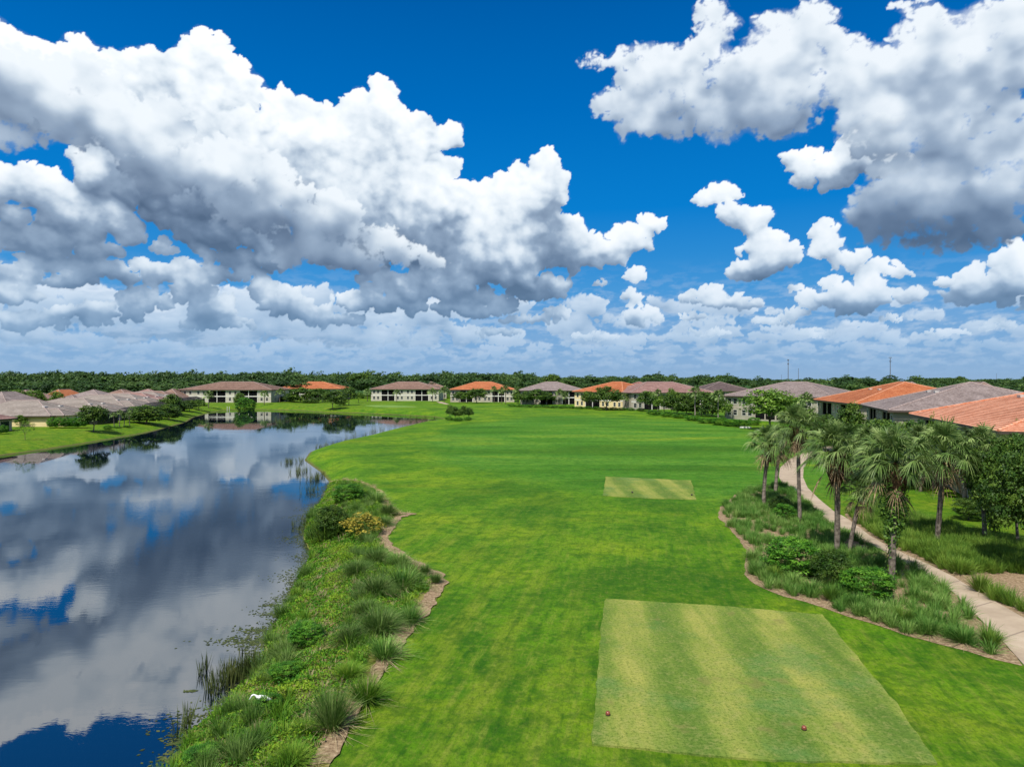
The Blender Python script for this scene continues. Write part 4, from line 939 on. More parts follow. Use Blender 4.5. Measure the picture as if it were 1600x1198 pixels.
def hip_roof(e, L, dp, zE, rise, mat, cap, n=16, name='roof', off=(0, 0), fascia=True):
    mb = MB(); half = min(L, dp) / 2; ox, oy = off; lip = .055 if n > 25 else .09
    for i in range(n):
        a = half * i / n; b = half * (i + 1) / n; za = zE + rise * i / n; zb = zE + rise * (i + 1) / n
        if i == 0: za -= lip
        A = [(ox + a, oy + a), (ox + L - a, oy + a), (ox + L - a, oy + dp - a), (ox + a, oy + dp - a)]
        B = [(ox + b, oy + b), (ox + L - b, oy + b), (ox + L - b, oy + dp - b), (ox + b, oy + dp - b)]
        for k in range(4):
            p, q = A[k], A[(k + 1) % 4]; s, t = B[k], B[(k + 1) % 4]
            mb.quad((*p, za + lip), (*q, za + lip), (*t, zb), (*s, zb))
            if i: mb.quad((*p, za), (*q, za), (*q, za + lip), (*p, za + lip))
    mb.quad((ox, oy, zE), (ox, oy + dp, zE), (ox + L, oy + dp, zE), (ox + L, oy, zE))
    rf = mb.build(name, mat, e)
    cb = MB(); zr = zE + rise + .06
    if L >= dp: r0, r1 = (ox + half, oy + dp / 2, zr), (ox + L - half, oy + dp / 2, zr); hips = [((ox, oy), r0), ((ox, oy + dp), r0), ((ox + L, oy), r1), ((ox + L, oy + dp), r1)]
    else: r0, r1 = (ox + L / 2, oy + half, zr), (ox + L / 2, oy + dp - half, zr); hips = [((ox, oy), r0), ((ox + L, oy), r0), ((ox, oy + dp), r1), ((ox + L, oy + dp), r1)]
    if L != dp: cb.tube([r0, r1], .13, 6)
    for (c, t) in hips: cb.tube([(c[0], c[1], zE + .06), t], .12, 6)
    cb.build('ridge_cap', cap, rf)
    if fascia:
        fb = MB(); w = .06
        fb.box(ox - .02, ox + L + .02, oy - w, oy - .005, zE - .28, zE - .01); fb.box(ox - .02, ox + L + .02, oy + dp + .005, oy + dp + w, zE - .28, zE - .01)
        fb.box(ox - w, ox - .005, oy + .002, oy + dp - .002, zE - .28, zE - .012); fb.box(ox + L + .005, ox + L + w, oy + .002, oy + dp - .002, zE - .28, zE - .012)
        fb.build('fascia', M_FASC, e)
    return rf
WINM = {}
def window_at(e, x, y, z, w, h, face='front'):
    key = (round(w, 2), round(h, 2))
    if key not in WINM:
        f = MB(); t = .09; f.box(-w/2 - t, w/2 + t, -.06, .03, -t, 0); f.box(-w/2 - t, w/2 + t, -.06, .03, h, h + t); f.box(-w/2 - t, -w/2, -.055, .03, .001, h - .001); f.box(w/2, w/2 + t, -.055, .03, .001, h - .001); f.box(-w/2 + .001, w/2 - .001, -.035, .02, h * .5 - .03, h * .5 + .03)
        p = MB(); p.box(-w/2 + .002, w/2 - .002, -.012, .02, .002, h - .002)
        WINM[key] = (f.build('window', M_TRIM, link=False), p.build('pane', M_GLASS, link=False))
    fm, pm = WINM[key]; rz = {'front': 0, 'left': -math.pi / 2, 'right': math.pi / 2}[face]
    o = obj('window', fm, e, (x, y, z), rz); obj('pane', pm, o)
def condo(P0, P1, depth, z0, roof, wall, label, bays='wLwwLw', H=6.5, rise=3.96, n=14, ends='lr', trim=M_TRIM, vents=0, group='two-storey condo buildings'):
    ux, uy = P1[0] - P0[0], P1[1] - P0[1]; L = math.hypot(ux, uy); e = empty('condo_building', (P0[0], P0[1], z0), math.atan2(uy, ux)); tag(e, label, 'building', group)
    o = .8; x0, x1 = o, L - o; y0, y1 = o, depth - o; dr = 2.4
    wm = MB(); wm.box(x0, x1, y0 + dr, y1, -2, H - .02)
    tb = MB(); sc_ = []; wt = {'w': 1., 'L': 1.35, 's': .55}; tot = sum(wt[b] for b in bays); k = (x1 - x0) / tot; cx = x0
    for b in bays:
        w = wt[b] * k
        if b != 'L':
            wm.box(cx, cx + w, y0, y0 + dr - .003, -2, H - .02)
            for fl in (0, 3.25):
                if b == 'w' and w > 4: window_at(e, cx + w * .3, y0, fl + 1.0, 1.15, 1.5); window_at(e, cx + w * .7, y0, fl + 1.0, 1.15, 1.5)
                else: window_at(e, cx + w / 2, y0, fl + 1.0, 1.2, 1.5)
        else:
            wm.box(cx + .002, cx + w - .002, y0 + .05, y0 + dr - .003, -2, .05)
            wm.box(cx + .002, cx + w - .002, y0 + .05, y0 + dr - .003, 3.0, 3.35)
            wm.box(cx + .002, cx + w - .002, y0 + .05, y0 + dr - .003, 6.05, H - .03)
            for fl, top in ((.05, 3.0), (3.35, 6.05)):
                for h in (0, 1):
                    a, bb = cx + .2 + h * (w / 2 - .05), cx + w / 2 - .15 + h * (w / 2 - .05)
                    s = MB(); s.box(a, bb, y0 + .2, y0 + .22, fl + .002, top - .002); s.build('lanai_screen', M_SCREEN, e)
                tb.box(cx + w / 2 - .14, cx + w / 2 + .14, y0 + .06, y0 + .36, fl + .001, top - .001)
                tb.box(cx + .003, cx + .19, y0 + .06, y0 + .3, fl + .001, top - .001); tb.box(cx + w - .19, cx + w - .003, y0 + .06, y0 + .3, fl + .001, top - .001)
                d = MB(); d.box(cx + w * .2, cx + w * .8, y0 + dr - .05, y0 + dr - .004, fl + .003, fl + 2.2); d.build('sliding_door', M_GLASS, e)
        cx += w
    wm.build('wall', STUC[wall], e)
    bb = MB(); bb.box(x0 - .03, x1 + .03, y0 - .04, y0 + .04, 2.95, 3.35); bb.box(x0 - .03, x1 + .03, y0 - .035, y0 + .04, H - .5, H - .03)
    tb.v and tb.build('column', trim, e); bb.build('trim_band', trim, e)
    for side, xx in (('left', x0), ('right', x1)):
        for fl in (0, 3.25):
            for q in (.25, .5, .75): window_at(e, xx, y0 + (y1 - y0) * q, fl + 1.0, 1.15, 1.5, side)
    n = round(rise / .11) if n > 15 else n
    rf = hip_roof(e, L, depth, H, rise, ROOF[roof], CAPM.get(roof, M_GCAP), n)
    for v in range(vents):
        q = (v + 1) / (vents + 1); sl = rise / (min(L, depth) / 2); yy = min(L, depth) / 2 * .62; zz = H + sl * yy
        vb = MB(); vb.box(-.5, .5, -.25, .25, 0, .22); vb.box(-.55, .55, -.3, .3, .222, .27); vb.build('roof_vent', M_PAD, rf, loc=(L * (.22 + .56 * q), yy, zz))
    return e
def at_d(px, D): return ((px - CX) / F * D, D)
PAD = 2.1
condo(at_d(279, 345), at_d(425, 345), 30, PAD, 'brown', 'cream', 'long brown-roofed condo beyond the left arm of the lake', 'wwLwLw', n=16)
condo(at_d(431, 395), at_d(533, 395), 28, PAD, 'orange', 'cream', 'orange-roofed condo half hidden by the big lakeside trees')
condo(at_d(577, 375), at_d(687.5, 375), 27, PAD, 'brown', 'cream', 'brown-roofed condo with four dark lanais facing the green across the lake', 'wLwwLw')
condo(at_d(701, 352), at_d(806, 352), 26, PAD, 'orange', 'tan', 'orange-roofed condo behind trees in the middle of the row', 'wLwwLw')
condo(at_d(811, 318), at_d(917, 318), 26, PAD, 'gray', 'tan', 'gray-brown-roofed condo between two orange-roofed ones', 'wwLwLw')
condo((25.0, 285), (42.6, 262), 24, PAD, 'orange', 'yellow', 'orange-roofed condo with a yellow end wall, right of centre', 'wLww', n=16)
condo((44.0, 254), (78, 262), 24, PAD, 'mauve', 'tan', 'mauve-roofed condo with the row of dense trees in front', 'wLwwLw', n=16)
condo((61.3, 200), (83, 176), 26, PAD, 'gray', 'olive', 'gray-roofed condo with olive walls behind the broad light green tree', 'wwLLww', n=22, trim=STUC['tan'])
condo((69.8, 158), (64.0, 128), 27, PAD, 'orange', 'olive', 'bright orange-roofed condo right of the path bend', 'sLssLs', n=34, trim=STUC['tan'], vents=2)
condo((63.4, 124), (54.0, 98), 27, PAD, 'gray', 'olive', 'gray-roofed condo between the two nearest orange roofs', 'sLssLs', n=36, trim=STUC['tan'], vents=2)
condo((51.2, 88), (40.6, 57), 27, PAD, 'pink', 'olive', 'nearest condo with pinkish orange tile courses, cut by the right edge', 'sLssLs', n=44, trim=STUC['tan'], vents=3)
# roofs behind the first row
BK = 'condo roofs behind the first row'
condo(at_d(973, 330), at_d(1040, 330), 26, PAD, 'rust', 'tan', 'dark rust roof peeking between the orange and mauve roofs', n=8, group=BK)
condo(at_d(1095, 300), at_d(1180, 300), 26, PAD, 'dark', 'tan', 'dark brown roof behind the left of the gray-roofed condo', n=8, group=BK)
condo(at_d(1218, 250), at_d(1318, 255), 28, PAD, 'rust', 'tan', 'dark red roof behind the right of the gray-roofed condo', n=10, group=BK)
condo(at_d(1390, 190), at_d(1470, 185), 27, PAD, 'dark', 'tan', 'dark roof glimpsed behind the bright orange one', n=10, group=BK)
condo(at_d(1500, 170), at_d(1590, 165), 27, PAD, 'brown', 'tan', 'dull brown roof far behind the peak of the right gray roof', n=10, group=BK)
condo(at_d(655, 420), at_d(700, 425), 26, PAD, 'brown', 'tan', 'brown roof behind the right end of the four-lanai condo', n=8, group=BK)
# ---- single-storey houses along the left shore
def house(P0, P1, depth, z0, roof, wall, label, H=3.0, rise=3.4, n=12, cage=True, seed=0, group='single-storey houses along the left shore', vents=2):
    r = random.Random(seed); ux, uy = P1[0] - P0[0], P1[1] - P0[1]; L = math.hypot(ux, uy); e = empty('house', (P0[0], P0[1], z0), math.atan2(uy, ux)); tag(e, label, 'house', group)
    o = .7; wm = MB(); wm.box(o, L - o, o, depth - o, -2, H - .02); wm.build('wall', STUC[wall], e)
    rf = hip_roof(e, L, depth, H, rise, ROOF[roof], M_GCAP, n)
    sl = rise / (min(L, depth) / 2)
    # lower front wing with its own hip
    wl, wd = L * .42, depth * .45
    wg = MB(); wg.box(L * .05 + o, L * .05 + wl - o, -2.6 + o, o - .004, -2, H - .04); wg.build('wing_wall', STUC[wall], e)
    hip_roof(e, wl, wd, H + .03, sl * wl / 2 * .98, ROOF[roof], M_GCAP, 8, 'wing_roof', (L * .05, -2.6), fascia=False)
    for q in (.2, .33): window_at(e, L * q, -2.6 + o, 1., 1.3, 1.3)
    for q in (.62, .85):
        d = MB(); d.box(L * q - 1.2, L * q + 1.2, o - .05, o - .004, .05, 2.35); d.build('sliding_door', M_GLASS, e)
    for v in range(vents):
        yy = min(L, depth) / 2 * .55; vb = MB(); vb.box(-.6, .6, -.3, .3, 0, .25); vb.build('roof_vent', M_PAD, rf, loc=(L * (.3 + .3 * v), yy, H + sl * yy))
    if cage:
        c0, c1, yf, hz_ = L * .5, L * .97, -5.2, 2.7; cg = MB()
        f = lambda *a: cg.box(*a)
        f(c0, c1, yf, yf + .01, 0, hz_); f(c0, c0 + .01, yf, o - .01, 0, hz_); f(c1 - .01, c1, yf, o - .01, 0, hz_)
        mid = (yf + o) / 2
        cg.quad((c0, yf, hz_), (c1, yf, hz_), (c1 - 1.5, mid, hz_ + 1.3), (c0 + 1.5, mid, hz_ + 1.3)); cg.quad((c0, yf, hz_), (c0 + 1.5, mid, hz_ + 1.3), (c0 + .3, o, hz_ + .6), (c0, o, hz_)); cg.quad((c1, yf, hz_), (c1, o, hz_), (c1 - .3, o, hz_ + .6), (c1 - 1.5, mid, hz_ + 1.3)); cg.quad((c0 + 1.5, mid, hz_ + 1.3), (c1 - 1.5, mid, hz_ + 1.3), (c1 - .3, o, hz_ + .6), (c0 + .3, o, hz_ + .6))
        cgo = cg.build('pool_cage', M_POOLS, e); bar = MB(); nb = 5
        for i in range(nb + 1):
            xx = c0 + (c1 - c0) * i / nb; bar.tube([(xx, yf, 0), (xx, yf, hz_)], .045, 4)
            tt = min(max(xx, c0 + 1.5), c1 - 1.5); bar.tube([(xx, yf, hz_), (tt, mid, hz_ + 1.3)], .04, 4)
        bar.tube([(c0, yf, hz_), (c1, yf, hz_)], .05, 4); bar.tube([(c0, yf, 1.), (c1, yf, 1.)], .035, 4); bar.tube([(c0 + 1.5, mid, hz_ + 1.3), (c1 - 1.5, mid, hz_ + 1.3)], .05, 4)
        bar.build('cage_frame', M_BRONZE, cgo)
    return e
HP = 1.5
for i, (x, y0_, y1_, rf, wl, lb) in enumerate([(-112.3, 136, 155, 'mauve', 'tan', 'nearest house with dark lanai at the left edge of the photo'),
        (-110.8, 164, 183.5, 'lightgray', 'yellow', 'gray-roofed house with the bright yellow end wall'),
        (-112.5, 185, 204.5, 'lightgray', 'tan', 'second gray roof behind the yellow-walled house, with a dark pool cage'),
        (-117, 206, 225.5, 'lightgray', 'tan', 'pale gray roof behind the round lakeside tree'),
        (-123, 227, 246.5, 'lightgray', 'cream', 'gray roof in the middle of the receding left row'),
        (-130, 248, 267.5, 'mauve', 'tan', 'reddish roof toward the far end of the left row'),
        (-137, 269, 288.5, 'lightgray', 'cream', 'far gray roof before the tall dark trees'),
        (-144, 290, 309, 'brown', 'tan', 'last roof of the left row, beside the long brown condo')]):
    house((x, y0_), (x, y1_), 26, HP + (.6 if i > 2 else 0), rf, wl, lb, seed=i, cage=i > 0)
BH = 'second row of houses on the left'
for px_, D, w, rf, lb in [(18, 290, 30, 'mauve', 'pale roof at the far left of the second row'), (78, 315, 20, 'orange', 'orange roof in the second row at the left'), (125, 300, 34, 'gray', 'gray roof behind the second-row orange one'), (172, 310, 30, 'brown', 'brown roof of the second row near the forest'), (215, 330, 30, 'mauve', 'mauve roof of the second row near the long condo'), (258, 335, 22, 'brown', 'small brown roof beside the long brown condo'), (-20, 240, 30, 'gray', 'gray second-row roof cut by the left edge')]:
    a = at_d(px_ - w, D); b = at_d(px_ + w, D); house(a, b, 20, PAD, rf, 'tan', lb, rise=3.9, cage=False, n=8, group=BH, vents=0)
# ------------------------------------------------------------------ trees by the houses and condos
LS = 'trees along the left shore'
plant_px('oak', 'oak_tree', 146, 675, 632, 42, 'round dark tree with clear trunk on the lawn by the hedge', 'tree', LS)
plant_px('sparse', 'young_tree', 39, 687, 656, 30, 'thin pale young tree near the left edge', 'tree', LS)
plant_px('oaklight', 'small_tree', 32, 667, 648, 16, 'small round tree against the yellow end wall', 'tree', LS)
plant_px('bushtree', 'oak_tree', 228, 662, 633, 44, 'wide dark tree overhanging the bank, behind the red bush', 'tree', LS)
plant_px('redshrub', 'red_shrub', 226, 659, 647, 15, 'dark red bush on the left lawn', 'shrub')
plant_px('bushtree', 'oak_tree', 264, 656, 631, 27, 'bushy tree leaning on the bank right of the red bush', 'tree', LS)
plant_px('bushtree', 'tall_tree', 268, 648, 615, 26, 'tallest dark tree of the left shore group', 'tree', LS)
plant_px('oak', 'oak_tree', 283, 647, 627, 22, 'dark tree right of the tallest one on the left shore', 'tree', LS)
plant_px('oak', 'oak_tree', 296, 643, 625, 20, 'mid green tree in front of the left end of the long condo', 'tree', LS)
plant_px('oaklight', 'oak_tree', 311, 642, 624, 18, 'lighter tree below the long condo eave', 'tree', LS)
plant_px('sparse', 'young_tree', 340, 640, 628, 16, 'thin tree before the first lanai of the long condo', 'tree', LS)
plant_px('oak', 'oak_tree', 376, 633, 612, 14, 'slim tree at the middle of the long condo facade', 'tree', LS)
plant_px('shrub', 'lake_bush', 384, 634, 620, 30, 'rounded bush at the water below the long condo', 'bush', LS)
palm(326, 636, 326, 618, 11, 'short palm at the corner of the first lanai of the long condo', None, lo=True, group='palms by the condos', v=1)
palm(413, 631, 413, 616, 9, 'palm at the right end of the long condo', None, lo=True, group='palms by the condos')
palm(437, 629, 438, 613, 10, 'palm left of the orange condo behind the lake trees', None, lo=True, group='palms by the condos', v=2)
HG = 'hedge bushes beside the yellow-walled house'
for i, (bx, nm) in enumerate([(82, 'first bush of the clipped hedge beside the yellow wall'), (93, 'second bush of the clipped hedge from the yellow wall'), (104, 'third bush of the clipped hedge from the yellow wall'), (116, 'fourth bush of the clipped hedge from the yellow wall'), (127, 'end bush of the clipped hedge nearest the round tree')]):
    plant_px('hedge', 'hedge_bush', bx, 668.5, 652.5, 19, nm, 'hedge', HG)
for i, (bx, by, tp, nm) in enumerate([(178, 667, 645, 'small palm left of the trio in the left garden'), (187, 666, 641, 'tallest small palm in the left garden'), (194, 666, 645, 'small palm between garden shrubs'), (202, 664, 644, 'last small palm of the left garden beside the wide dark tree')]):
    palm(bx, by, bx, tp + 4, 7, nm, None, lo=True, group='garden palms', v=i, r0=.1)
for bx, by, tp, w, kd, nm in [(168, 671, 664, 14, 'shrub', 'low yellow-green shrub right of the round dark tree'), (182, 672, 666, 14, 'hedge', 'low shrub under the small garden palms'), (199, 669, 664, 12, 'shrub', 'low shrub at the end of the left garden'), (5, 678, 664, 16, 'hedge', 'shrub at the left edge by the dark lanai'), (12, 614, 608, 14, 'hedge', 'low tree behind the gray roof, left of its fellow')]:
    plant_px(kd, 'garden_shrub', bx, by, tp, w, nm, 'shrub', 'garden shrubs on the left')
for i, (bx, w, nm) in enumerate([(8, 20, 'leftmost round tree top between the two rows of roofs'), (27, 22, 'second round tree top between the two rows of roofs'), (40, 16, 'smallest tree top between the two rows of roofs'), (55, 24, 'brightest round tree top between the two rows of roofs'), (88, 18, 'low tree top before the second-row orange roof')]):
    x, y = at_d(bx, 262); plant('oaklight', 'oak_tree', (x, y, PAD), 7.6 if i % 2 else 7., w * 262 / F * 1.15, nm, 'tree', 'trees between the left house rows')
CT = 'trees at the lake head'
for bx, by, tp, w, kd, nm in [(470, 639.5, 603, 52, 'bushtree', 'largest dark tree at the lake head, in front of the orange condo'), (452, 638, 616, 34, 'bushtree', 'lower dark tree left of the largest lake-head tree'), (498, 640, 604, 36, 'bushtree', 'tall dark tree right of the largest lake-head tree'), (520, 637, 606, 32, 'oak', 'paler topped tree in the right of the lake-head group'), (545, 633, 602, 28, 'oak', 'tall round tree at the right end of the lake-head group'), (484, 641, 622, 30, 'bushtree', 'low dark tree overhanging the water at the lake head'), (560, 629, 610, 18, 'oaklight', 'light tree next to the left wall of the four-lanai condo'), (532, 634, 614, 24, 'bushtree', 'dark filler tree in the lake-head group, before the tall round one')]:
    plant_px(kd, 'oak_tree', bx, by, tp + 2.5, w * .74, nm, 'tree', CT)
palm(574, 627, 574, 613, 9, 'palm at the left corner of the four-lanai condo', None, lo=True, group='palms by the condos')
palm(620, 628, 620, 614, 9, 'palm in front of the middle windows of the four-lanai condo', None, lo=True, group='palms by the condos', v=1)
palm(676, 628, 676, 613, 11, 'palm at the right end of the four-lanai condo', None, lo=True, group='palms by the condos', v=2)
palm(694, 629, 694, 611, 12, 'palm in the gap left of the middle orange condo', None, lo=True, group='palms by the condos')
CY = 'young cypress trees on the point'
for i, (bx, by, tp, nm) in enumerate([(703, 655, 633, 'leftmost young cypress on the point'), (711, 657, 634, 'thickest young cypress on the point'), (717, 656, 638, 'shortest young cypress on the point'), (725, 656, 634, 'young cypress right of the shortest one'), (733, 655, 637, 'rightmost young cypress on the point')]):
    plant_px('oak', 'cypress_tree', bx, by, tp, 11, nm, 'tree', CY)
for bx, by, w, nm in [(702, 657, 14, 'low bush under the leftmost young cypress'), (715, 658, 16, 'low bush under the middle young cypresses'), (731, 657, 14, 'low bush under the rightmost young cypress')]:
    plant_px('hedge', 'low_bush', bx, by, by - 6, w, nm, 'bush', 'bushes on the point')
MT = 'trees in front of the middle condos'
for bx, by, tp, w, kd, nm in [(718, 629, 611, 18, 'oak', 'dark tree at the left of the middle orange condo'), (745, 630, 606, 24, 'oak', 'large dark tree at the centre of the middle orange condo'), (730, 630, 612, 14, 'oaklight', 'light tree between two dark ones at the middle orange condo'),
        (822, 632, 611, 20, 'oak', 'dark tree at the left end of the gray-brown-roofed condo'), (838, 633, 608, 30, 'oak', 'widest dark tree before the gray-brown-roofed condo'), (855, 632, 612, 22, 'oak', 'dark tree right of the widest one by the gray-brown-roofed condo'), (810, 631, 612, 16, 'oaklight', 'light tree in the gap before the gray-brown-roofed condo'), (869, 631, 617, 14, 'oaklight', 'small light tree by the third lanai of the gray-brown-roofed condo'),
        (919, 638, 610, 16, 'oak', 'upright dark tree on the left part of the yellow-ended condo'), (948, 641, 604, 34, 'oak', 'large single oak with visible trunk on the fairway side of the yellow-ended condo')]:
    plant_px(kd, 'oak_tree', bx, by, tp, w, nm, 'tree', MT)
for bx, by, tp, rp, nm in [(772, 630, 607, 9, 'palm at the right lanai of the middle orange condo'), (784, 631, 609, 9, 'palm just right of the middle orange condo'), (790, 631, 606, 10, 'tall palm between the orange and gray-brown roofs'), (808, 631, 608, 10, 'palm left of the gray-brown-roofed condo'), (875, 632, 612, 10, 'palm at the right lanai of the gray-brown-roofed condo'), (883, 633, 617, 10, 'short palm left of the yellow-ended condo'), (978, 640, 619, 11, 'short palm against the yellow end wall')]:
    palm(bx, by, bx, tp + 2, rp, nm, None, lo=True, group='palms by the condos', v=bx % 3, r0=.14)
WT = 'dense trees before the mauve-roofed condo'
for bx, by, tp, w, kd, nm in [(1014, 643, 611, 30, 'oak', 'leftmost broad tree of the dense row before the mauve roof'), (1038, 645, 617, 26, 'oaklight', 'light tree second in the dense row before the mauve roof'), (1058, 646, 612, 34, 'bushtree', 'darkest wide tree in the dense row before the mauve roof'), (1072, 648, 615, 28, 'bushtree', 'dark tree left of the palm in the dense row'), (1096, 648, 612, 28, 'bushtree', 'dark tree right of the palm in the dense row'), (1112, 651, 613, 30, 'bushtree', 'dark tree at the left of the gray condo windows'), (1049, 646, 606, 12, 'oaklight', 'slim pale tree top poking above the dense row'), (1132, 655, 625, 18, 'oaklight', 'narrow tree before the corner of the gray-roofed condo')]:
    plant_px(kd, 'oak_tree', bx, by, tp, w, nm, 'tree', WT)
for bx, by, tp, rp, nm in [(1086, 651, 611, 15, 'pale-trunked palm in the middle of the dense row'), (1122, 655, 616, 15, 'pale-trunked palm at the left edge of the gray-roofed condo'), (1028, 645, 612, 11, 'palm among the left trees of the dense row')]:
    palm(bx, by, bx, tp + 3, rp, nm, None, lo=True, pale=True, group='palms by the condos', v=bx % 3, r0=.15)
for i, (bx, by, w, nm) in enumerate([(1022, 649, 22, 'first low bush under the dense row, at its left'), (1042, 651, 24, 'second low bush under the dense row'), (1062, 653, 26, 'third low bush under the dense row'), (1083, 657, 28, 'fourth low bush, by the sandy edge of the fairway'), (1104, 661, 28, 'fifth low bush, left of the bright hedge'), (1126, 664, 28, 'left bush of the bright fairway hedge'), (1144, 666, 28, 'middle bush of the bright fairway hedge'), (1160, 667, 26, 'right bush of the bright fairway hedge'), (1178, 664, 22, 'bush behind the right end of the bright hedge'), (1168, 654, 22, 'round bright bush by the gray-roofed condo')]):
    plant_px('shrub' if i > 3 else 'hedge', 'low_bush', bx, by, by - (8 if i < 5 else 12), w, nm, 'bush', 'bushes along the fairway edge')
for i in range(16):
    bx = 800 + i * 13.2 if i < 14 else 985 + (i - 14) * 16; by = 635.5 + i * .42
    nm = ['leftmost', 'second', 'third', 'fourth', 'fifth', 'sixth', 'seventh', 'eighth', 'ninth', 'tenth', 'eleventh', 'twelfth', 'thirteenth', 'fourteenth', 'fifteenth', 'rightmost'][i]
    plant_px('hedge', 'low_bush', bx, by, by - 4.5, 15, nm + ' low bush along the foot of the middle condos', 'bush', 'low hedge at the middle condos')
# ------------------------------------------------------------------ forest behind
def forest():
    r = np.random.default_rng(99); lib = [crown_arr(300 + i, (.5, .5, .5), 30, 18, .12, low=-.3, rc=.3, lobes=.5) for i in range(8)]; parts = []
    def row(pa, pb, D0, D1, top, n, wm=9.):
        for _ in range(n):
            D = r.uniform(D0, D1); px_ = r.uniform(pa, pb); x, y = (px_ - CX) / F * D, D
            tp = top + 1.6 + r.normal(0, 2.0) + 1.6 * math.sin(px_ * .031 + 1) * math.sin(px_ * .011) + (0 if r.random() > .04 else -4); h = (CAMZ - 2) + (HZ - tp) * D / F; w = wm * r.uniform(.7, 2.2)
            V, Fq, T = lib[r.integers(8)]; W_ = V * [w, w, h * .8] + [x, y, 2 + h * .6]; parts.append((W_, Fq, np.clip(T * .5 + r.uniform(0, .5), 0, 1)))
    row(-60, 300, 345, 420, 598, 150); row(-60, 480, 400, 440, 593, 130); row(440, 830, 425, 460, 594, 90); row(800, 1150, 400, 540, 598, 110); row(1420, 1700, 230, 480, 601, 90)
    row(-60, 480, 430, 470, 585, 190); row(-60, 480, 480, 560, 581.5, 170); row(440, 830, 470, 520, 586, 130); row(440, 830, 540, 640, 582.5, 130)
    row(800, 1150, 560, 640, 590, 120, 11); row(800, 1150, 680, 800, 587.5, 120, 12); row(1130, 1700, 620, 760, 593.5, 170, 12); row(1130, 1700, 900, 1300, 591, 190, 18); row(-900, -60, 420, 560, 584, 150); row(1700, 2400, 700, 1000, 592, 120, 14)
    row(1250, 1340, 330, 420, 598, 30); 
    V, Fq, T = cat(parts); tag(obj('forest', mesh_np('forest', V, Fq, M_DARKT, T)), 'dark green forest closing the horizon behind the roofs', 'forest', kind='stuff')
forest()
ST = 'single tall trees on the skyline'
for px_, D, tp, wpx, nm in [(866, 520, 583, 30, 'broad rounded tree standing above the skyline at centre right'), (402, 470, 581, 22, 'rounded treetop above the right end of the long brown condo'), (428, 470, 583, 22, 'second rounded treetop right of the long brown condo'), (820, 560, 586, 8, 'thin dark tree spike on the skyline left of the broad rounded tree'), (1125, 640, 585, 20, 'layered treetop above the dark brown roof'), (560, 480, 582, 34, 'wide dark treetop left above the four-lanai condo'), (1500, 900, 588, 24, 'low rounded treetop above the right gray roof')]:
    x, y = at_d(px_, D); H = (CAMZ - 2) + (HZ - tp) * D / F; plant('oak', 'skyline_tree', (x, y, 2), H, wpx * D / F, nm, 'tree', ST)
# ---- masts
M_STEEL = simple('mast_steel', (.13, .14, .16), None, 2, .5, 0)
def mast(px_, D, tp, r0, label, lattice=False, heads=()):
    x, y = at_d(px_, D); H = CAMZ + (HZ - tp) * D / F - 2; e = empty('radio_mast', (x, y, 2)); tag(e, label, 'radio mast', 'radio masts on the horizon'); mb = MB()
    if lattice:
        for k in range(3):
            a = 2.09 * k; mb.tube([(r0 * math.cos(a), r0 * math.sin(a), 0), (r0 * .7 * math.cos(a), r0 * .7 * math.sin(a), H)], r0 * .3, 5)
        for j in range(int(H / 3)):
            for k in range(3):
                a, b = 2.09 * k, 2.09 * (k + 1); z = j * 3; mb.tube([(r0 * math.cos(a), r0 * math.sin(a), z), (r0 * math.cos(b), r0 * math.sin(b), z + 3)], r0 * .12, 4)
    else: mb.tube([(0, 0, -1), (0, 0, H * .5), (0, 0, H)], [r0, r0 * .8, r0 * .55], 8)
    mb.build('pole', M_STEEL, e)
    for q, w in heads:
        hb = MB()
        for k in range(6):
            a = k * math.pi / 3; cxx, cyy = math.cos(a) * w, math.sin(a) * w; hb.box(cxx - .35, cxx + .35, cyy - .35, cyy + .35, -1.2, 1.2); hb.tube([(0, 0, 0), (cxx, cyy, 0)], .15, 4)
        hb.build('antenna', M_STEEL, e, loc=(0, 0, H * q))
mast(1391, 1500, 558, 1.1, 'tallest mast on the right skyline with two antenna rings', heads=((.985, 2.6), (.86, 1.8)))
mast(1231.5, 1350, 562, .9, 'taller mast of the pair above the dark red roof, with small antennas', heads=((.99, 1.2), (.85, 1.)))
mast(1247.5, 1500, 575, .8, 'shorter bare mast of the pair above the dark red roof')
mast(1221, 1700, 585, .5, 'thin low mast left of the pair'); mast(1293, 1800, 589, .5, 'tiny mast above the orange roof ridge'); mast(1331, 1800, 589.5, .5, 'tiny mast left of the tallest mast'); mast(1557, 1800, 583, .5, 'thin mast near the right edge of the skyline')
# ------------------------------------------------------------------ small things
M_RED2 = simple('marker_paint', (.16, .035, .02), (.26, .07, .035), 20, .3, 0, spec=.6)
M_WHITE = simple('white_paint', (.75, .75, .72), None, 2, .5, 0)
def tee_marker(bx, by, label, s=1., mt=None):
    x, y, z = g(bx, by); mb = MB(); n = 12
    prof = [(.06, 0), (.085, .01), (.10, .05), (.105, .09), (.10, .13), (.08, .165), (.05, .185), (.0, .19)]
    mb.tube([(0, 0, h * s) for _, h in prof], [max(.002, q * s) for q, _ in prof], 14)
    e = mb.build('tee_marker', mt or M_RED2, smooth=True, loc=(x, y, z + .07)); tag(e, label, 'tee marker', 'tee markers')
    b = MB(); b.tube([(0, 0, .045 * s), (0, 0, .07 * s)], .109 * s, 14); b.build('band', M_BRONZE, e)
tee_marker(950, 1121, 'reddish brown marker near the left edge of the near tee', .78); tee_marker(1257, 1144, 'reddish brown marker on the right half of the near tee', .78)
tee_marker(988, 771, 'dark marker on the left half of the far tee', .9, M_BRONZE); tee_marker(1081, 775, 'dark marker at the right corner of the far tee', .9, M_BRONZE)
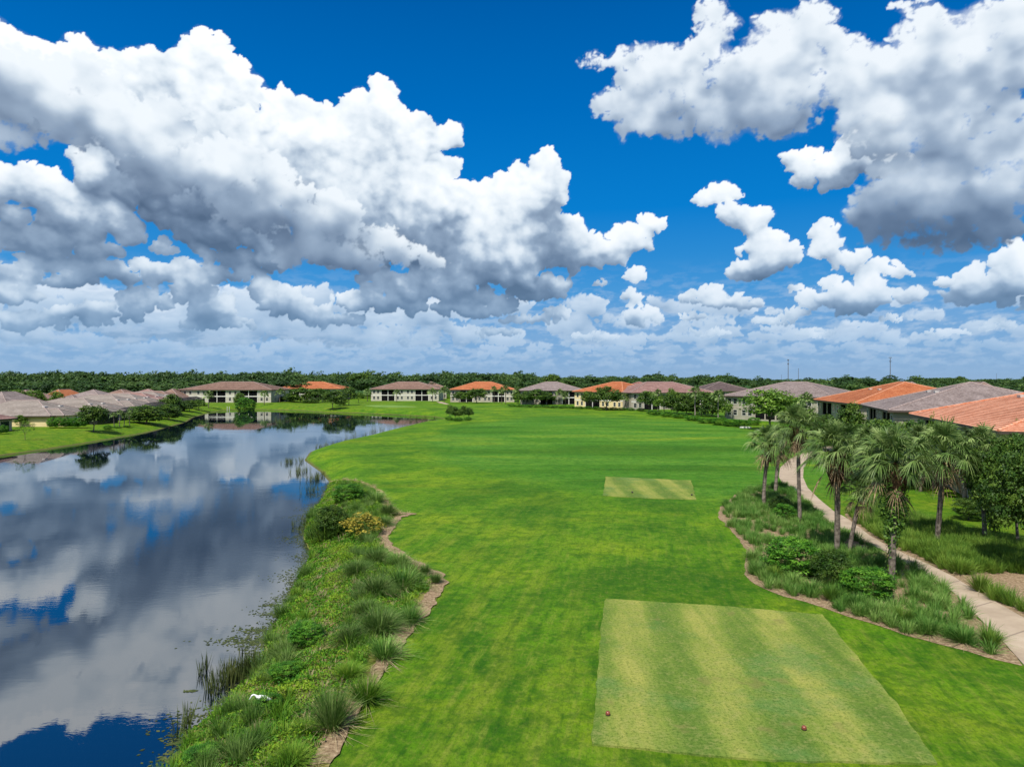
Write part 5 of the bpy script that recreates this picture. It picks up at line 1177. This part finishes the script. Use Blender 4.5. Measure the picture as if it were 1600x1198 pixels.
for px_, nm in [(355, 'left white marker post standing in the far shallows'), (358.3, 'right white marker post standing in the far shallows')]:
    x, y = px0(px_, 641.5); mb = MB(); mb.tube([(0, 0, -1), (0, 0, 1.2), (0, 0, 1.75)], [.1, .1, .09], 8); mb.tube([(0, 0, 1.751), (0, 0, 1.83)], [.13, .05], 8); tag(mb.build('marker_post', M_WHITE, loc=(x, y, 0)), nm, 'post', 'white posts in the lake')
# sprinkler control boxes and rim stones
for bx, by, nm in [(1165, 668.5, 'pale flat stone at the end of the bright fairway hedge')]:
    x, y, z = g(bx, by); mb = MB(); mb.box(-1.3, 1.3, -.4, .4, -.1, .25); mb.box(-1.1, 1.0, -.3, .3, .251, .32); tag(mb.build('flat_stone', M_TRIM, loc=(x, y, z)), nm, 'stone')
# ---- white wading bird
def skin_body(name, pts, edges, rads, mat, parent=None, sub=2):
    me = bpy.data.meshes.new(name); me.from_pydata(pts, edges, []); o = obj(name, me, parent)
    bpy.context.view_layer.objects.active = o; md = o.modifiers.new('Skin', 'SKIN')
    for v, rr in zip(me.skin_vertices[0].data, rads): v.radius = rr if hasattr(rr, '__len__') else (rr, rr)
    me.skin_vertices[0].data[0].use_root = True
    sb = o.modifiers.new('Sub', 'SUBSURF'); sb.levels = sub; sb.render_levels = sub
    me.materials.append(mat); return o
def bird():
    x, y, z = g(408, 1117); z += .30
    # body, neck and bill in one skin; facing left
    pts = [(.0, 0, .30), (.16, 0, .30), (.27, 0, .27), (.36, 0, .24), (-.13, 0, .33), (-.20, -.01, .40), (-.26, -.02, .43), (-.33, -.03, .40), (-.37, -.03, .33), (-.43, -.04, .26)]
    ed_ = [(0, 1), (1, 2), (2, 3), (0, 4), (4, 5), (5, 6), (6, 7), (7, 8), (8, 9)]
    rd = [(.105, .10), (.09, .085), (.05, .05), (.012, .02), (.06, .06), (.03, .03), (.026, .026), (.032, .034), (.02, .02), (.006, .006)]
    b = skin_body('bird', pts, ed_, rd, M_BIRD); b.location = (x, y, z); tag(b, 'white long-necked wading bird bending toward the weeds on the bank', 'bird')
    for s in (-1, 1):
        lg = skin_body('leg', [(.03, .035 * s, .22), (.06, .04 * s, .06), (.03, .045 * s, -.14), (-.03, .045 * s, -.15)], [(0, 1), (1, 2), (2, 3)], [.02, .011, .010, .008], M_BRONZE, b, 1)
    wt = MB(); wt.tube([(.12, 0, .285), (.26, 0, .255), (.37, 0, .225), (.43, 0, .20)], [.05, .05, .03, .01], 10); w = wt.build('tail', M_BRONZE, b, smooth=True); w.scale = (1, .9, 1); w.location = (0, 0, -.02)
M_BIRD = simple('white_feather', (.72, .73, .7), (.82, .83, .8), 14, .8, .2, .01)
bird()
def small_bird():
    x, y = px0(453, 955); b = skin_body('bird', [(0, 0, .1), (.08, 0, .09), (.15, 0, .06), (-.05, 0, .16), (-.07, 0, .24), (-.12, 0, .25), (-.18, 0, .24)], [(0, 1), (1, 2), (0, 3), (3, 4), (4, 5), (5, 6)], [.06, .045, .01, .03, .025, .022, .005], M_BRONZE)
    b.location = (x, y, .0); tag(b, 'small black bird at the water edge of the bank', 'bird')
small_bird()
